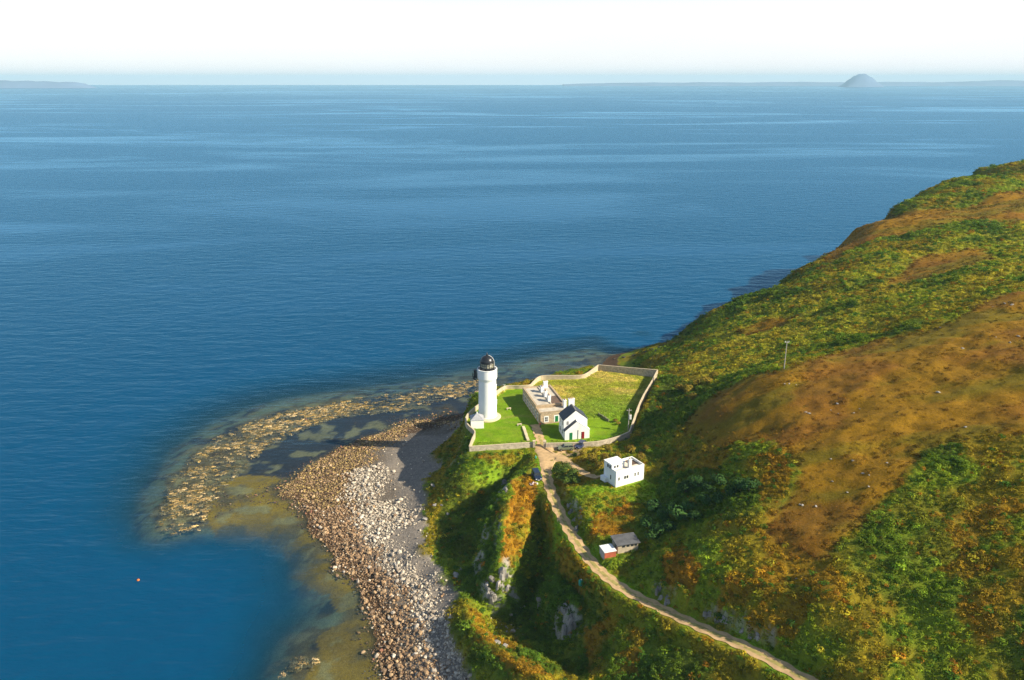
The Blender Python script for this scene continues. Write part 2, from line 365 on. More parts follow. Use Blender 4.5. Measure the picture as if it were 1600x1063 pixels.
# ------------------------------------------------------------------ land cover
LAWN_EDGE = W3([(740, 693, 16), (829, 691, 16), (856, 691, 16), (900, 692, 16), (948, 685, 17), (975, 672, 17), (985, 655, 17), (955, 650, 17), (915, 652, 17), (880, 640, 17), (815, 605, 17), (790, 607, 17), (778, 615, 17), (735, 645, 16)])
def Zn(P, jit=1.2, seed=0, soft=True):
    """mask of a ground polygon given by points in the photograph, with a ragged edge"""
    W = hpoly(P)
    jx = (fbm(GX, GY, 5, seed + 2) - 0.5) * 4 * jit; jy = (fbm(GX, GY, 5, seed + 5) - 0.5) * 4 * jit
    return in_poly(W, GX + jx, GY + jy).astype(float)
heath = np.maximum.reduce([
    Zn([(1640, 452), (1540, 470), (1490, 505), (1440, 520), (1400, 527), (1330, 545), (1228, 578), (1160, 594), (1110, 622), (1080, 650), (1070, 680), (1130, 700), (1215, 692), (1245, 720), (1240, 770), (1212, 805), (1190, 832),
        (1230, 870), (1280, 885), (1305, 860), (1335, 828), (1400, 770), (1440, 708), (1500, 690), (1560, 682), (1650, 690)], 1.0),
    Zn([(1330, 362), (1400, 340), (1500, 328), (1640, 292), (1640, 350), (1500, 347), (1440, 362), (1380, 372), (1330, 388), (1282, 425), (1290, 400)], 1.5, 1),
    Zn([(1380, 447), (1435, 402), (1530, 390), (1552, 405), (1500, 422), (1430, 440)], 1.5, 2),
    Zn([(1150, 522), (1190, 502), (1252, 490), (1232, 506), (1170, 527)], 1.2, 3)])
ter = fbm(GX * .55 + GY * .8, (GY * .55 - GX * .8) * .35, 2.6, 3, 3)          # small sheep-walk ridges on the heath
Z = Z + heath * rough * ((ter - .5) * .8 * sstep(.35, .6, fbm(GX, GY, 30, 7)) + (fbm(GX, GY, 2.2, 8, 2) - .5) * .25)
ZG = Z
orange = np.maximum.reduce([
    Zn([(832, 726), (800, 752), (792, 790), (784, 830), (778, 885), (800, 882), (824, 840), (836, 792), (842, 752)], .5),
    Zn([(1035, 865), (1060, 850), (1085, 870), (1092, 910), (1075, 945), (1040, 925)], .5, 1),
    Zn([(925, 800), (985, 790), (992, 838), (960, 845), (920, 842)], .8, 2),
    Zn([(725, 945), (745, 960), (800, 1010), (870, 1063), (820, 1063), (760, 1020), (725, 975)], .5, 3) * 0.8,
    Zn([(905, 990), (960, 960), (1000, 990), (990, 1063), (920, 1063)], 1, 4) * 0.75,
    Zn([(1100, 900), (1200, 900), (1260, 960), (1230, 1000), (1120, 950)], 1.5, 5) * 0.75,
    Zn([(1180, 830), (1290, 890), (1320, 960), (1200, 930)], 1.5, 6) * 0.55,
    Zn([(1330, 560), (1250, 570), (1200, 585), (1190, 600), (1340, 600)], 1, 7) * 0.0,
    Zn([(1480, 880), (1620, 860), (1620, 1000), (1500, 990)], 2, 7) * 0.65,
    Zn([(1440, 800), (1600, 780), (1600, 850), (1480, 850)], 2, 8) * 0.6,
    Zn([(1205, 700), (1240, 710), (1225, 790), (1190, 830), (1185, 760)], 1, 4) * 0.7,
    Zn([(1060, 690), (1140, 690), (1120, 740), (1040, 735)], 1, 4) * 0.6,
    Zn([(733, 722), (800, 712), (815, 720), (770, 735)], .5, 4) * 0.5, Zn([(850, 782), (868, 795), (882, 835), (905, 880), (940, 925), (900, 930), (872, 895), (860, 850)], .5, 6) * .7])
yellowish = np.maximum.reduce([
    Zn([(1100, 530), (1180, 465), (1300, 455), (1420, 480), (1380, 515), (1250, 550), (1130, 600), (1050, 625)], 2, 5),
    Zn([(890, 705), (960, 695), (1040, 690), (1060, 720), (1010, 735), (930, 740)], 1, 6) * 0.6,
    Zn([(1300, 430), (1600, 350), (1600, 445), (1440, 500)], 2, 5) * 0.8])
darkg = np.maximum.reduce([
    Zn([(1040, 730), (1120, 740), (1190, 760), (1180, 810), (1100, 820), (1010, 830), (1000, 800)], 1.5, 1),
    Zn([(1340, 800), (1480, 760), (1600, 900), (1450, 960), (1330, 880)], 2, 2) * 0.6,
    Zn([(1030, 590), (1100, 600), (1200, 570), (1100, 640), (1020, 690), (990, 690)], 1.5, 3),  # shaded valley side, its shade put into a darker plant colour
    Zn([(720, 700), (690, 760), (680, 870), (760, 850), (800, 740)], 1.0, 3) * 0.9,  # gully under the ridge's shadow, darkened in the plant colour too
    Zn([(780, 940), (860, 820), (880, 1000), (810, 1000)], 1.0, 4)])  # second gully, its shade also carried by darker green
lawn = np.maximum(in_poly(LAWN_EDGE, GX, GY) * inyard, 0.0).astype(float)
meadow = (inyard & (lawn < .5)).astype(float)
verge = np.clip(np.maximum.reduce([(1 - sstep(1.3, 2.6, td + (fbm(GX, GY, 4, 2) - .5) * 4)) * (GY < 205),
                                   Zn([(838, 700), (830, 745), (838, 785), (862, 785), (858, 740), (846, 700)], .3, 1),
                                   Zn([(935, 755), (962, 778), (1028, 786), (1024, 760), (1008, 752)], .4, 2),
                                   Zn([(733, 725), (780, 722), (790, 738), (755, 765), (722, 765), (718, 740)], .6, 2) * 0.6]), 0, 1)
BANK = Zn([(885, 765), (940, 752), (950, 768), (905, 782)], .4, 2)
verge = np.maximum(verge, BANK)
nA, nB, nC = fbm(GX, GY, 22, 1), fbm(GX, GY, 9, 4), fbm(GX, GY, 3.5, 6)
def mixc(c, col, w): return c * (1 - w[..., None]) + np.array(col) * w[..., None]
GREEN, DARK, ORANGE, OLIVE, YELL, HEATH = (0.205, 0.280, 0.013), (0.078, 0.165, 0.013), (0.40, 0.185, 0.010), (0.32, 0.25, 0.013), (0.49, 0.43, 0.028), (0.235, 0.124, 0.007)
veg = np.zeros(GX.shape + (3,)) + np.array(GREEN)
veg = mixc(veg, OLIVE, sstep(0.42, 0.62, nB))
veg = mixc(veg, ORANGE, 0.42 * sstep(0.55, 0.72, nA * 0.6 + nC * 0.4))
veg = mixc(veg, DARK, 0.8 * sstep(0.52, 0.68, fbm(GX, GY, 14, 8)))
veg = mixc(veg, YELL, 0.75 * yellowish * sstep(0.35, 0.6, nC))
veg = mixc(veg, DARK, 0.75 * darkg * sstep(0.3, 0.5, nB))
veg = mixc(veg, ORANGE, np.clip(orange * sstep(0.25, 0.5, nC * .6 + nB * .4), 0, 1) * 0.9)
VEG = veg
heath_c = np.zeros_like(veg) + np.array(HEATH)
heath_c = mixc(heath_c, (0.155, 0.118, 0.008), 0.85 * sstep(0.44, 0.62, fbm(GX * 0.6 + GY * 0.5, GY * 1.4, 12, 3)))
heath_c = mixc(heath_c, (0.19, 0.080, 0.011), 0.7 * sstep(0.52, 0.68, fbm(GX, GY, 18, 9)))
cover = mixc(veg * 0.78, (0.12, 0.08, 0.018), 0.2 + 0 * nA)
hs = heath.copy()
for _ in range(3): hs[1:-1, 1:-1] = (hs[1:-1, 1:-1] * 2 + hs[:-2, 1:-1] + hs[2:, 1:-1] + hs[1:-1, :-2] + hs[1:-1, 2:]) / 6
cover = cover * (1 - hs[..., None]) + heath_c * hs[..., None]
# bare rock where the ground is steep
dZy, dZx = np.gradient(Z, gy, gx)
SL = np.hypot(dZx, dZy)
ROCKZ = np.maximum.reduce([Zn([(800, 740), (770, 790), (740, 880), (755, 960), (815, 950), (800, 880), (786, 850), (798, 760)], .6, 1), Zn([(868, 930), (905, 925), (912, 1000), (870, 1000)], .6, 2),
    Zn([(1022, 905), (1055, 920), (1060, 950), (1020, 945)], .4, 3), Zn([(1090, 945), (1215, 985), (1210, 1012), (1090, 975)], .6, 4), Zn([(880, 770), (905, 790), (908, 835), (885, 810)], .4, 5),
    Zn([(1440, 500), (1560, 500), (1570, 545), (1440, 550)], 1.5, 6) * .7, Zn([(655, 740), (720, 700), (722, 800), (690, 880), (650, 850)], 1.5, 7) * .55])
rockm = (sstep(.95, 1.5, SL + (fbm(GX, GY, 5, 3) - .5) * 2.2) * ROCKZ * .8) * (1 - flat) * land
rk = (0.34, 0.31, 0.27)
cover = mixc(cover, rk, rockm)
grassc = np.array((0.18, 0.31, 0.012))
cover = cover * (1 - verge[..., None] * .9) + mixc(np.zeros_like(veg) + grassc, (0.20, 0.20, 0.02), sstep(.45, .65, nB)) * verge[..., None] * .9
lawn_c = mixc(np.zeros_like(veg) + np.array((0.120, 0.225, 0.004)), (0.16, 0.26, 0.008), sstep(.4, .65, nB))
pd_, _ = dist_line(W3([(783, 655, 16), (805, 651, 16), (838, 653, 16)]), GX, GY)
pd2, _ = dist_line(W3([(842, 668, 16), (815, 662, 16), (790, 660, 16)]), GX, GY)
lawn_c = mixc(lawn_c, (0.26, 0.24, 0.06), .55 * np.maximum(1 - sstep(.3, 1.0, pd_), .5 * (1 - sstep(.3, 1.1, pd2))))
lawn_c = mixc(lawn_c, (0.19, 0.24, 0.02), .5 * sstep(.5, .7, fbm(GX, GY, 4, 9)))
mead_c = mixc(np.zeros_like(veg) + np.array((0.35, 0.36, 0.045)), (0.52, 0.44, 0.12), sstep(.45, .62, fbm(GX, GY * 2.0, 10, 2)))
mead_c = mixc(mead_c, (0.20, 0.33, 0.020), 0.8 * sstep(238, 222, GY + (nB - .5) * 14))
cover = cover * (1 - lawn[..., None]) + lawn_c * lawn[..., None]
cover = cover * (1 - meadow[..., None]) + mead_c * meadow[..., None]
# the shore: fine shingle greyed for shade, gaps between stones darkened, ochre weed below, brown seabed
FOOT = W3([(742, 628, 5), (726, 660, 5), (706, 690, 5), (690, 730, 5), (668, 780, 5), (658, 820, 5.2), (660, 860, 5.6), (692, 900, 6), (712, 950, 6.3), (737, 1000, 6.6), (762, 1063, 7)])
SHORE_ZONE = [(-12, 262), (-10, 246)] + [(p[0] + 1.5, p[1]) for p in FOOT] + [(0, 60), (-160, 60), (-160, 300), (-12, 300)]
jx_, jy_ = (fbm(GX, GY, 7, 2) - .5) * 8, (fbm(GX, GY, 7, 5) - .5) * 8
beach = (1 - sstep(4.8, 6.2, Z + (nB - .5) * 2.0)) * (in_poly(SHORE_ZONE, GX + jx_, GY + jy_) | (Z < 1.2)) * (1 - inyard)
bc = np.zeros_like(veg) + np.array((0.23, 0.195, 0.16))
bc = mixc(bc, (0.16, 0.13, 0.10), sstep(3.0, 2.2, Z + (nB - .5)))  # ground toned down so gaps between the upper stones look shaded
bc = mixc(bc, (0.075, 0.045, 0.025), sstep(1.7, 1.0, Z + (nB - .5) * .6))  # darker still under the lower stones, shade of the gaps as colour
bc = mixc(bc, (0.30, 0.205, 0.085), sstep(0.1, -0.3, Z))
golden = Zn([(350, 750), (420, 728), (445, 765), (478, 800), (500, 850), (550, 905), (575, 940), (540, 950), (470, 905), (445, 848), (330, 842), (318, 800)], 1.2, 3)
golden = np.maximum(golden, Zn([(500, 985), (560, 955), (600, 985), (600, 1075), (480, 1075)], 1.0, 4) * .8)
lagoon = Zn([(770, 596), (640, 622), (560, 645), (480, 662), (400, 705), (385, 735), (450, 748), (500, 716), (560, 688), (640, 655), (770, 628)], 1.0, 5)
bc = mixc(bc, (0.58, 0.33, 0.035), sstep(0.0, -0.3, Z) * golden * sstep(.3, .5, fbm(GX, GY, 5, 2)))
bc = mixc(bc, (0.075, 0.06, 0.07), sstep(0.0, -0.3, Z) * lagoon * .9)
ochre = fbm(GX, GY, 20, 5)
bc = mixc(bc, (0.09, 0.07, 0.07), sstep(-0.2, -0.4, Z) * sstep(.48, .60, fbm(GX, GY, 7, 9)) * .8 * (1 - golden))
bc = mixc(bc, (0.55, 0.42, 0.18), sstep(-0.25, -0.45, Z) * sstep(.54, .66, fbm(GX, GY, 5, 8)) * .8)
bc = mixc(bc, (0.42, 0.44, 0.26), .8 * sstep(-0.85, -1.4, Z) * sstep(.38, .55, fbm(GX, GY, 4, 1)) * (1 - lagoon) * (1 - golden))
bc = mixc(bc, (0.10, 0.17, 0.14), sstep(-2.6, -4.5, Z))
cover = cover * (1 - beach[..., None]) + bc * beach[..., None]
cover = np.clip(cover, 0.004, 0.9)
roughA = np.clip(1 - 0.9 * lawn - 0.3 * meadow - 0.1 * heath - 0.7 * (1 - sstep(2, 3.5, td)), 0.05, 1)

# split the ground sheet into its pieces of setting; they share their edges
def face_field(G): return 0.25 * (G[:-1, :-1] + G[1:, :-1] + G[:-1, 1:] + G[1:, 1:])
fz, fl, fm = face_field(Z), face_field(lawn), face_field(meadow)
NX, NY = len(gx), len(gy)
vid = np.arange(NX * NY).reshape(NY, NX)
quads = np.stack([vid[:-1, :-1], vid[:-1, 1:], vid[1:, 1:], vid[1:, :-1]], -1)
allco = np.stack([GX, GY, Z], -1).reshape(-1, 3)
allcol = np.concatenate([cover, roughA[..., None]], -1).reshape(-1, 4)
def sheet(name, mask):
    q = quads[mask]
    used, inv = np.unique(q.ravel(), return_inverse=True)
    q = inv.reshape(-1, 4)
    me = bpy.data.meshes.new(name)
    me.vertices.add(len(used)); me.vertices.foreach_set("co", allco[used].ravel())
    me.loops.add(q.size); me.loops.foreach_set("vertex_index", q.ravel().astype(np.int32))
    me.polygons.add(len(q)); me.polygons.foreach_set("loop_start", np.arange(0, q.size, 4, dtype=np.int32))
    me.polygons.foreach_set("use_smooth", np.ones(len(q), bool))
    me.update(calc_edges=True)
    ca = me.attributes.new("cover", 'FLOAT_COLOR', 'POINT'); ca.data.foreach_set("color", allcol[used].ravel())
    me.materials.append(MAT_GROUND)
    o = bpy.data.objects.new(name, me); C.objects.link(o)
    o["kind"] = "structure"
    return o
sea_f = fz < -0.15
keep = fz > -99
lawn_f, mead_f = fl >= 0.5, (fm >= 0.5) & (fl < 0.5)
beach_f = (face_field(beach) > 0.5) & ~sea_f & ~lawn_f & ~mead_f
sheet("lawn", lawn_f & keep); sheet("meadow_ground", mead_f & keep); sheet("beach", beach_f & keep)
sheet("seabed", sea_f & keep); sheet("hillside", keep & ~(lawn_f | mead_f | beach_f | sea_f))

# ------------------------------------------------------------------ sea
def axis(lo, hi, fine, far):
    a = list(np.arange(lo, hi + 1e-6, fine))
    s = fine
    while a[-1] < far: s *= 1.35; a.append(a[-1] + s)
    s = fine
    pre = [a[0]]
    while pre[-1] > -far: s *= 1.35; pre.append(pre[-1] - s)
    return np.array(pre[:0:-1] + a)
sx, sy = axis(-150, 130, 1.1, 17000), axis(62, 345, 1.1, 17000)
SXg, SYg = np.meshgrid(sx, sy)
ins = (SXg > gx[0]) & (SXg < gx[-1]) & (SYg > gy[0]) & (SYg < gy[-1])
dep = np.where(ins, -bil_nu(ZG, SXg, SYg), 15.0)
me = bpy.data.meshes.new("sea")
vid2 = np.arange(SXg.size).reshape(SXg.shape)
q = np.stack([vid2[:-1, :-1], vid2[:-1, 1:], vid2[1:, 1:], vid2[1:, :-1]], -1).reshape(-1, 4)
me.vertices.add(SXg.size); me.vertices.foreach_set("co", np.stack([SXg, SYg, np.zeros_like(SXg)], -1).ravel())
me.loops.add(q.size); me.loops.foreach_set("vertex_index", q.ravel().astype(np.int32))
me.polygons.add(len(q)); me.polygons.foreach_set("loop_start", np.arange(0, q.size, 4, dtype=np.int32))
me.update(calc_edges=True)
a = me.attributes.new("depth", 'FLOAT', 'POINT'); a.data.foreach_set("value", dep.ravel().astype(np.float32))
def sea_mat():
    m, n, l, b = new_mat("sea_water")
    n.remove(b)
    geo = n.new("ShaderNodeNewGeometry")
    dp = n.new("ShaderNodeAttribute"); dp.attribute_name = "depth"
    def math_(op, a, b_=None, clamp=False):
        k = n.new("ShaderNodeMath"); k.operation = op; k.use_clamp = clamp
        for i, v in enumerate((a, b_)):
            if v is None: continue
            if isinstance(v, (int, float)): k.inputs[i].default_value = v
            else: l.new(v, k.inputs[i])
        return k.outputs[0]
    def noise(scale, stretch, rot, detail=3, rough=.5, dist=0.0):
        mp = n.new("ShaderNodeMapping"); mp.inputs["Scale"].default_value = stretch; mp.inputs["Rotation"].default_value = (0, 0, rot)
        l.new(geo.outputs["Position"], mp.inputs[0])
        t = n.new("ShaderNodeTexNoise"); t.inputs["Scale"].default_value = scale; t.inputs["Detail"].default_value = detail; t.inputs["Roughness"].default_value = rough; t.inputs["Distortion"].default_value = dist
        l.new(mp.outputs[0], t.inputs["Vector"])
        return t.outputs[0]
    # ripples: short crests with longer swell under them
    r1 = noise(0.55, (0.32, 1.0, 1), 0.18, 3, .55)
    r2 = noise(0.16, (0.45, 1.0, 1), -0.1, 2)
    sh = n.new("ShaderNodeMapRange"); sh.interpolation_type = 'SMOOTHSTEP'; sh.inputs[1].default_value = 0.1; sh.inputs[2].default_value = 1.5; sh.inputs[3].default_value = .35
    l.new(dp.outputs["Fac"], sh.inputs[0])
    h = math_('ADD', math_('MULTIPLY', r1, 0.42), math_('MULTIPLY', r2, 0.9))
    # wind slicks: long calm streaks
    s1 = noise(0.0042, (0.26, 1.0, 1), 0.22, 5, .62, 1.3)
    s2 = noise(0.0010, (0.35, 1.0, 1), -0.12, 3, .5, .8)
    mr = n.new("ShaderNodeMapRange"); mr.interpolation_type = 'SMOOTHSTEP'
    mr.inputs[1].default_value = 0.49; mr.inputs[2].default_value = 0.60
    l.new(math_('ADD', math_('MULTIPLY', s1, 0.6), math_('MULTIPLY', s2, 0.4)), mr.inputs[0])
    calm = mr.outputs[0]
    bp = n.new("ShaderNodeBump"); bp.inputs["Distance"].default_value = 1.0
    l.new(math_('MULTIPLY', math_('SUBTRACT', 0.9, math_('MULTIPLY', calm, 0.6)), sh.outputs[0]), bp.inputs["Strength"])
    l.new(h, bp.inputs["Height"])
    fr = n.new("ShaderNodeFresnel"); fr.inputs["IOR"].default_value = 1.33; l.new(bp.outputs[0], fr.inputs["Normal"])
    gl = n.new("ShaderNodeBsdfGlossy"); gl.inputs["Roughness"].default_value = 0.16; gl.inputs["Color"].default_value = (0.40, 0.76, 1.0, 1); l.new(bp.outputs[0], gl.inputs["Normal"])
    di = n.new("ShaderNodeBsdfDiffuse"); di.inputs[0].default_value = (0.004, 0.050, 0.105, 1); l.new(bp.outputs[0], di.inputs["Normal"])
    ramp = n.new("ShaderNodeMapRange"); ramp.inputs[1].default_value = 0; ramp.inputs[2].default_value = 8
    l.new(dp.outputs["Fac"], ramp.inputs[0])
    cm = n.new("ShaderNodeMix"); cm.data_type = 'RGBA'; cm.inputs[6].default_value = (0.002, 0.046, 0.080, 1); cm.inputs[7].default_value = (0.001, 0.054, 0.128, 1)
    l.new(ramp.outputs[0], cm.inputs[0]); l.new(cm.outputs[2], di.inputs[0])
    tr = n.new("ShaderNodeBsdfTransparent"); tr.inputs[0].default_value = (0.80, 0.90, 0.90, 1)
    T = math_('EXPONENT', math_('MULTIPLY', math_('MAXIMUM', dp.outputs["Fac"], 0.0), -0.20))
    dm = n.new("ShaderNodeMapRange"); dm.inputs[1].default_value = 3.5; dm.inputs[2].default_value = 7.0; dm.inputs[3].default_value = 1; dm.inputs[4].default_value = 0
    l.new(dp.outputs["Fac"], dm.inputs[0]); T = math_('MULTIPLY', T, dm.outputs[0])
    body = n.new("ShaderNodeMixShader"); l.new(T, body.inputs[0]); l.new(di.outputs[0], body.inputs[1]); l.new(tr.outputs[0], body.inputs[2])
    ms = n.new("ShaderNodeMixShader"); l.new(math_('MULTIPLY', fr.outputs[0], math_('ADD', 0.62, math_('MULTIPLY', calm, 0.30)), True), ms.inputs[0]); l.new(body.outputs[0], ms.inputs[1]); l.new(gl.outputs[0], ms.inputs[2])
    l.new(ms.outputs[0], n["Material Output"].inputs[0])
    return m
me.materials.append(sea_mat())
sea_o = bpy.data.objects.new("sea", me); C.objects.link(sea_o); sea_o["kind"] = "structure"

# ------------------------------------------------------------------ mesh and object helpers
class MB:
    """collects shapes; build() links them as ONE mesh object"""
    def __init__(s): s.v, s.f, s.m = [], [], []
    def add(s, vs, fs, mi=0):
        k = len(s.v); s.v += [tuple(map(float, p)) for p in vs]; s.f += [tuple(i + k for i in f) for f in fs]; s.m += [mi] * len(fs)
        return s
    def box(s, x0, x1, y0, y1, z0, z1, mi=0):
        return s.add([(x0, y0, z0), (x1, y0, z0), (x1, y1, z0), (x0, y1, z0), (x0, y0, z1), (x1, y0, z1), (x1, y1, z1), (x0, y1, z1)],
                     [(3, 2, 1, 0), (4, 5, 6, 7), (0, 1, 5, 4), (1, 2, 6, 5), (2, 3, 7, 6), (3, 0, 4, 7)], mi)
    def extr(s, poly, y0, y1, mi=0):
        """a polygon in x-z pushed along y"""
        n = len(poly)
        vs = [(x, y0, z) for x, z in poly] + [(x, y1, z) for x, z in poly]
        return s.add(vs, [tuple(range(n)), tuple(range(2 * n - 1, n - 1, -1))] + [(i, i + n, (i + 1) % n + n, (i + 1) % n) for i in range(n)], mi)
    def lathe(s, prof, n=24, ph=0.0, cx=0, cy=0, mi=0, cap=True):
        vs, fs = [], []
        for r, z in prof:
            vs += [(cx + r * math.cos(ph + 2 * math.pi * i / n), cy + r * math.sin(ph + 2 * math.pi * i / n), z) for i in range(n)]
        for k in range(len(prof) - 1):
            for i in range(n):
                j = (i + 1) % n
                fs.append((k * n + i, k * n + j, (k + 1) * n + j, (k + 1) * n + i))
        if cap: fs += [tuple(range(n - 1, -1, -1)), tuple(range((len(prof) - 1) * n, len(prof) * n))]
        return s.add(vs, fs, mi)
    def tube(s, a, b, r, n=6, mi=0, r2=None):
        a, b = Vector(a), Vector(b); d = (b - a).normalized()
        u = d.orthogonal().normalized(); w = d.cross(u); r2 = r if r2 is None else r2
        vs = [a + (u * math.cos(2 * math.pi * i / n) + w * math.sin(2 * math.pi * i / n)) * r for i in range(n)] + \
             [b + (u * math.cos(2 * math.pi * i / n) + w * math.sin(2 * math.pi * i / n)) * r2 for i in range(n)]
        return s.add(vs, [(i, (i + 1) % n, (i + 1) % n + n, i + n) for i in range(n)] + [tuple(range(n - 1, -1, -1)), tuple(range(n, 2 * n))], mi)
    def mesh(s, name, mats, smooth=False):
        me = bpy.data.meshes.new(name); me.from_pydata(s.v, [], s.f)
        for m in (mats if isinstance(mats, (list, tuple)) else [mats]): me.materials.append(m)
        if any(s.m): me.polygons.foreach_set("material_index", s.m)
        if smooth: me.polygons.foreach_set("use_smooth", [True] * len(s.f))
        me.update(); return me
    def build(s, name, mats, parent=None, smooth=False, bevel=0):
        o = bpy.data.objects.new(name, s.mesh(name, mats, smooth)); C.objects.link(o)
        if parent is not None: o.parent = parent
        if bevel:
            b = o.modifiers.new("bevel", 'BEVEL'); b.width = bevel; b.segments = 2; b.limit_method = 'ANGLE'
        return o
def tag(o, label, cat, group=None):
    o["label"], o["category"] = label, cat
    if group: o["group"] = group
    return o
def thing(name, label, cat, loc, rz=0.0, group=None):
    o = bpy.data.objects.new(name, None); C.objects.link(o)
    o.location, o.rotation_euler = tuple(map(float, loc)), (0, 0, rz)
    o.empty_display_size = 0.5
    return tag(o, label, cat, group)
def bx(parent, name, mat, *b, bevel=0):
    return MB().box(*b).build(name, mat, parent, bevel=bevel)

# ------------------------------------------------------------------ leaf clumps, grass, stones: prototypes for the uncountable cover
def clump(name, mat, n, rad, hgt, size, kind, seed, hollow=0.55):
    r = random.Random(seed); vs, fs, sh = [], [], []
    lumps = [(r.uniform(-.5, .5) * rad, r.uniform(-.5, .5) * rad, r.uniform(.2, .75) * hgt, r.uniform(.4, .75)) for _ in range(5)]
    for _ in range(n):
        if kind == 'dome':
            a, e = r.uniform(0, 6.283), math.asin(r.uniform(.05, 1))
            rr = r.uniform(hollow, 1.0)
            c = Vector((math.cos(a) * math.cos(e) * rad * rr, math.sin(a) * math.cos(e) * rad * rr, math.sin(e) * hgt * rr))
            nn = Vector((math.cos(a) * math.cos(e), math.sin(a) * math.cos(e), math.sin(e) + .5))
        elif kind == 'lumps':
            lx, ly, lz, lr = r.choice(lumps)
            a, e = r.uniform(0, 6.283), math.asin(r.uniform(-.35, 1))
            d = Vector((math.cos(a) * math.cos(e), math.sin(a) * math.cos(e), math.sin(e)))
            c = Vector((lx, ly, lz)) + Vector((d.x * rad * lr, d.y * rad * lr, d.z * hgt * .5 * lr)) * r.uniform(.75, 1.05)
            nn = d + Vector((0, 0, .3))
        else:
            a = r.uniform(0, 6.283); rr = math.sqrt(r.random()) * rad
            c = Vector((math.cos(a) * rr, math.sin(a) * rr, 0)); nn = None
        v = r.uniform(.7, 1.3); hue = r.uniform(-.12, .12)
        if nn is None:
            w = size * .25; h = hgt * r.uniform(.6, 1.1); t = r.uniform(0, 6.283); lean = Vector((r.uniform(-.4, .4), r.uniform(-.4, .4), 1)) * h
            k = len(vs); u = Vector((math.cos(t), math.sin(t), 0)) * w
            vs += [c - u, c + u, c + lean]; fs.append((k, k + 1, k + 2)); sh += [(v * (1 + hue), v, v)] * 3
            continue
        nn = (nn + Vector((r.uniform(-.45, .45), r.uniform(-.45, .45), r.uniform(-.2, .4)))).normalized()
        u = nn.orthogonal().normalized(); u.rotate(Matrix.Rotation(r.uniform(0, 6.283), 3, nn)); w = nn.cross(u)
        L = size * r.uniform(.7, 1.35); k = len(vs)
        vs += [c - u * L, c - w * L * .45 + nn * L * .12, c + u * L - nn * L * .15, c + w * L * .45 + nn * L * .12]
        fs.append((k, k + 1, k + 2, k + 3)); sh += [(v * (1 + hue), v, v * (1 - hue))] * 4
    me = bpy.data.meshes.new(name); me.from_pydata(vs, [], fs); me.materials.append(mat)
    ca = me.attributes.new("leaf", 'FLOAT_COLOR', 'POINT'); ca.data.foreach_set("color", np.array([(*s, 1) for s in sh]).ravel())
    me.update(); return me
def stone_mesh(name, mat, seed):
    r = random.Random(seed)
    t = (1 + 5 ** .5) / 2
    V = [Vector(v).normalized() for v in ((-1, t, 0), (1, t, 0), (-1, -t, 0), (1, -t, 0), (0, -1, t), (0, 1, t), (0, -1, -t), (0, 1, -t), (t, 0, -1), (t, 0, 1), (-t, 0, -1), (-t, 0, 1))]
    Fc = [(0, 11, 5), (0, 5, 1), (0, 1, 7), (0, 7, 10), (0, 10, 11), (1, 5, 9), (5, 11, 4), (11, 10, 2), (10, 7, 6), (7, 1, 8), (3, 9, 4), (3, 4, 2), (3, 2, 6), (3, 6, 8), (3, 8, 9), (4, 9, 5), (2, 4, 11), (6, 2, 10), (8, 6, 7), (9, 8, 1)]
    s = Vector((r.uniform(.8, 1.25), r.uniform(.65, 1.0), r.uniform(.55, .85)))
    # split the longest side faces once for an angular block
    V2 = [v * r.uniform(.8, 1.18) for v in V]
    f2 = []
    for f in Fc:
        if r.random() < .45:
            c = (V2[f[0]] + V2[f[1]] + V2[f[2]]) / 3 * r.uniform(.98, 1.16); V2.append(c); k = len(V2) - 1
            f2 += [(f[0], f[1], k), (f[1], f[2], k), (f[2], f[0], k)]
        else: f2.append(f)
    me = bpy.data.meshes.new(name); me.from_pydata([(v.x * s.x * .5, v.y * s.y * .5, v.z * s.z * .5) for v in V2], [], f2)
    me.materials.append(mat); me.update(); return me
def stone_mat(name, inst, pal=None):
    m, n, l, b = new_mat(name)
    tc = n.new("ShaderNodeTexCoord")
    if inst:
        a = n.new("ShaderNodeAttribute"); a.attribute_type = 'INSTANCER'; a.attribute_name = "tint"; base = a.outputs["Color"]
    else:
        oi = n.new("ShaderNodeObjectInfo"); rp = n.new("ShaderNodeValToRGB"); l.new(oi.outputs["Random"], rp.inputs[0])
        e = rp.color_ramp.elements
        for i, c in enumerate(pal):
            x = e[i] if i < 2 else e.new(0.5)
            x.color = (*c, 1)
        for i, x in enumerate(sorted(e, key=lambda q: q.position)): pass
        for i in range(len(pal)): e[i].position = i / (len(pal) - 1)
        base = rp.outputs[0]
    t = n.new("ShaderNodeTexNoise"); t.inputs["Scale"].default_value = 2.2; t.inputs["Detail"].default_value = 6; l.new(tc.outputs["Object"], t.inputs["Vector"])
    mr = n.new("ShaderNodeMapRange"); mr.inputs[1].default_value = .3; mr.inputs[2].default_value = .7; mr.inputs[3].default_value = .7; mr.inputs[4].default_value = 1.25; l.new(t.outputs[0], mr.inputs[0])
    mx = n.new("ShaderNodeMix"); mx.data_type = 'RGBA'; mx.blend_type = 'MULTIPLY'; mx.inputs[0].default_value = 1; l.new(base, mx.inputs[6]); l.new(mr.outputs[0], mx.inputs[7])
    l.new(mx.outputs[2], b.inputs["Base Color"]); b.inputs["Roughness"].default_value = .85; b.inputs["Specular IOR Level"].default_value = .2
    return m
def proto_collection(name, meshes):
    col = bpy.data.collections.new(name)
    for k, me in enumerate(meshes):
        o = bpy.data.objects.new("%s_%02d" % (name, k), me); col.objects.link(o)
    return col
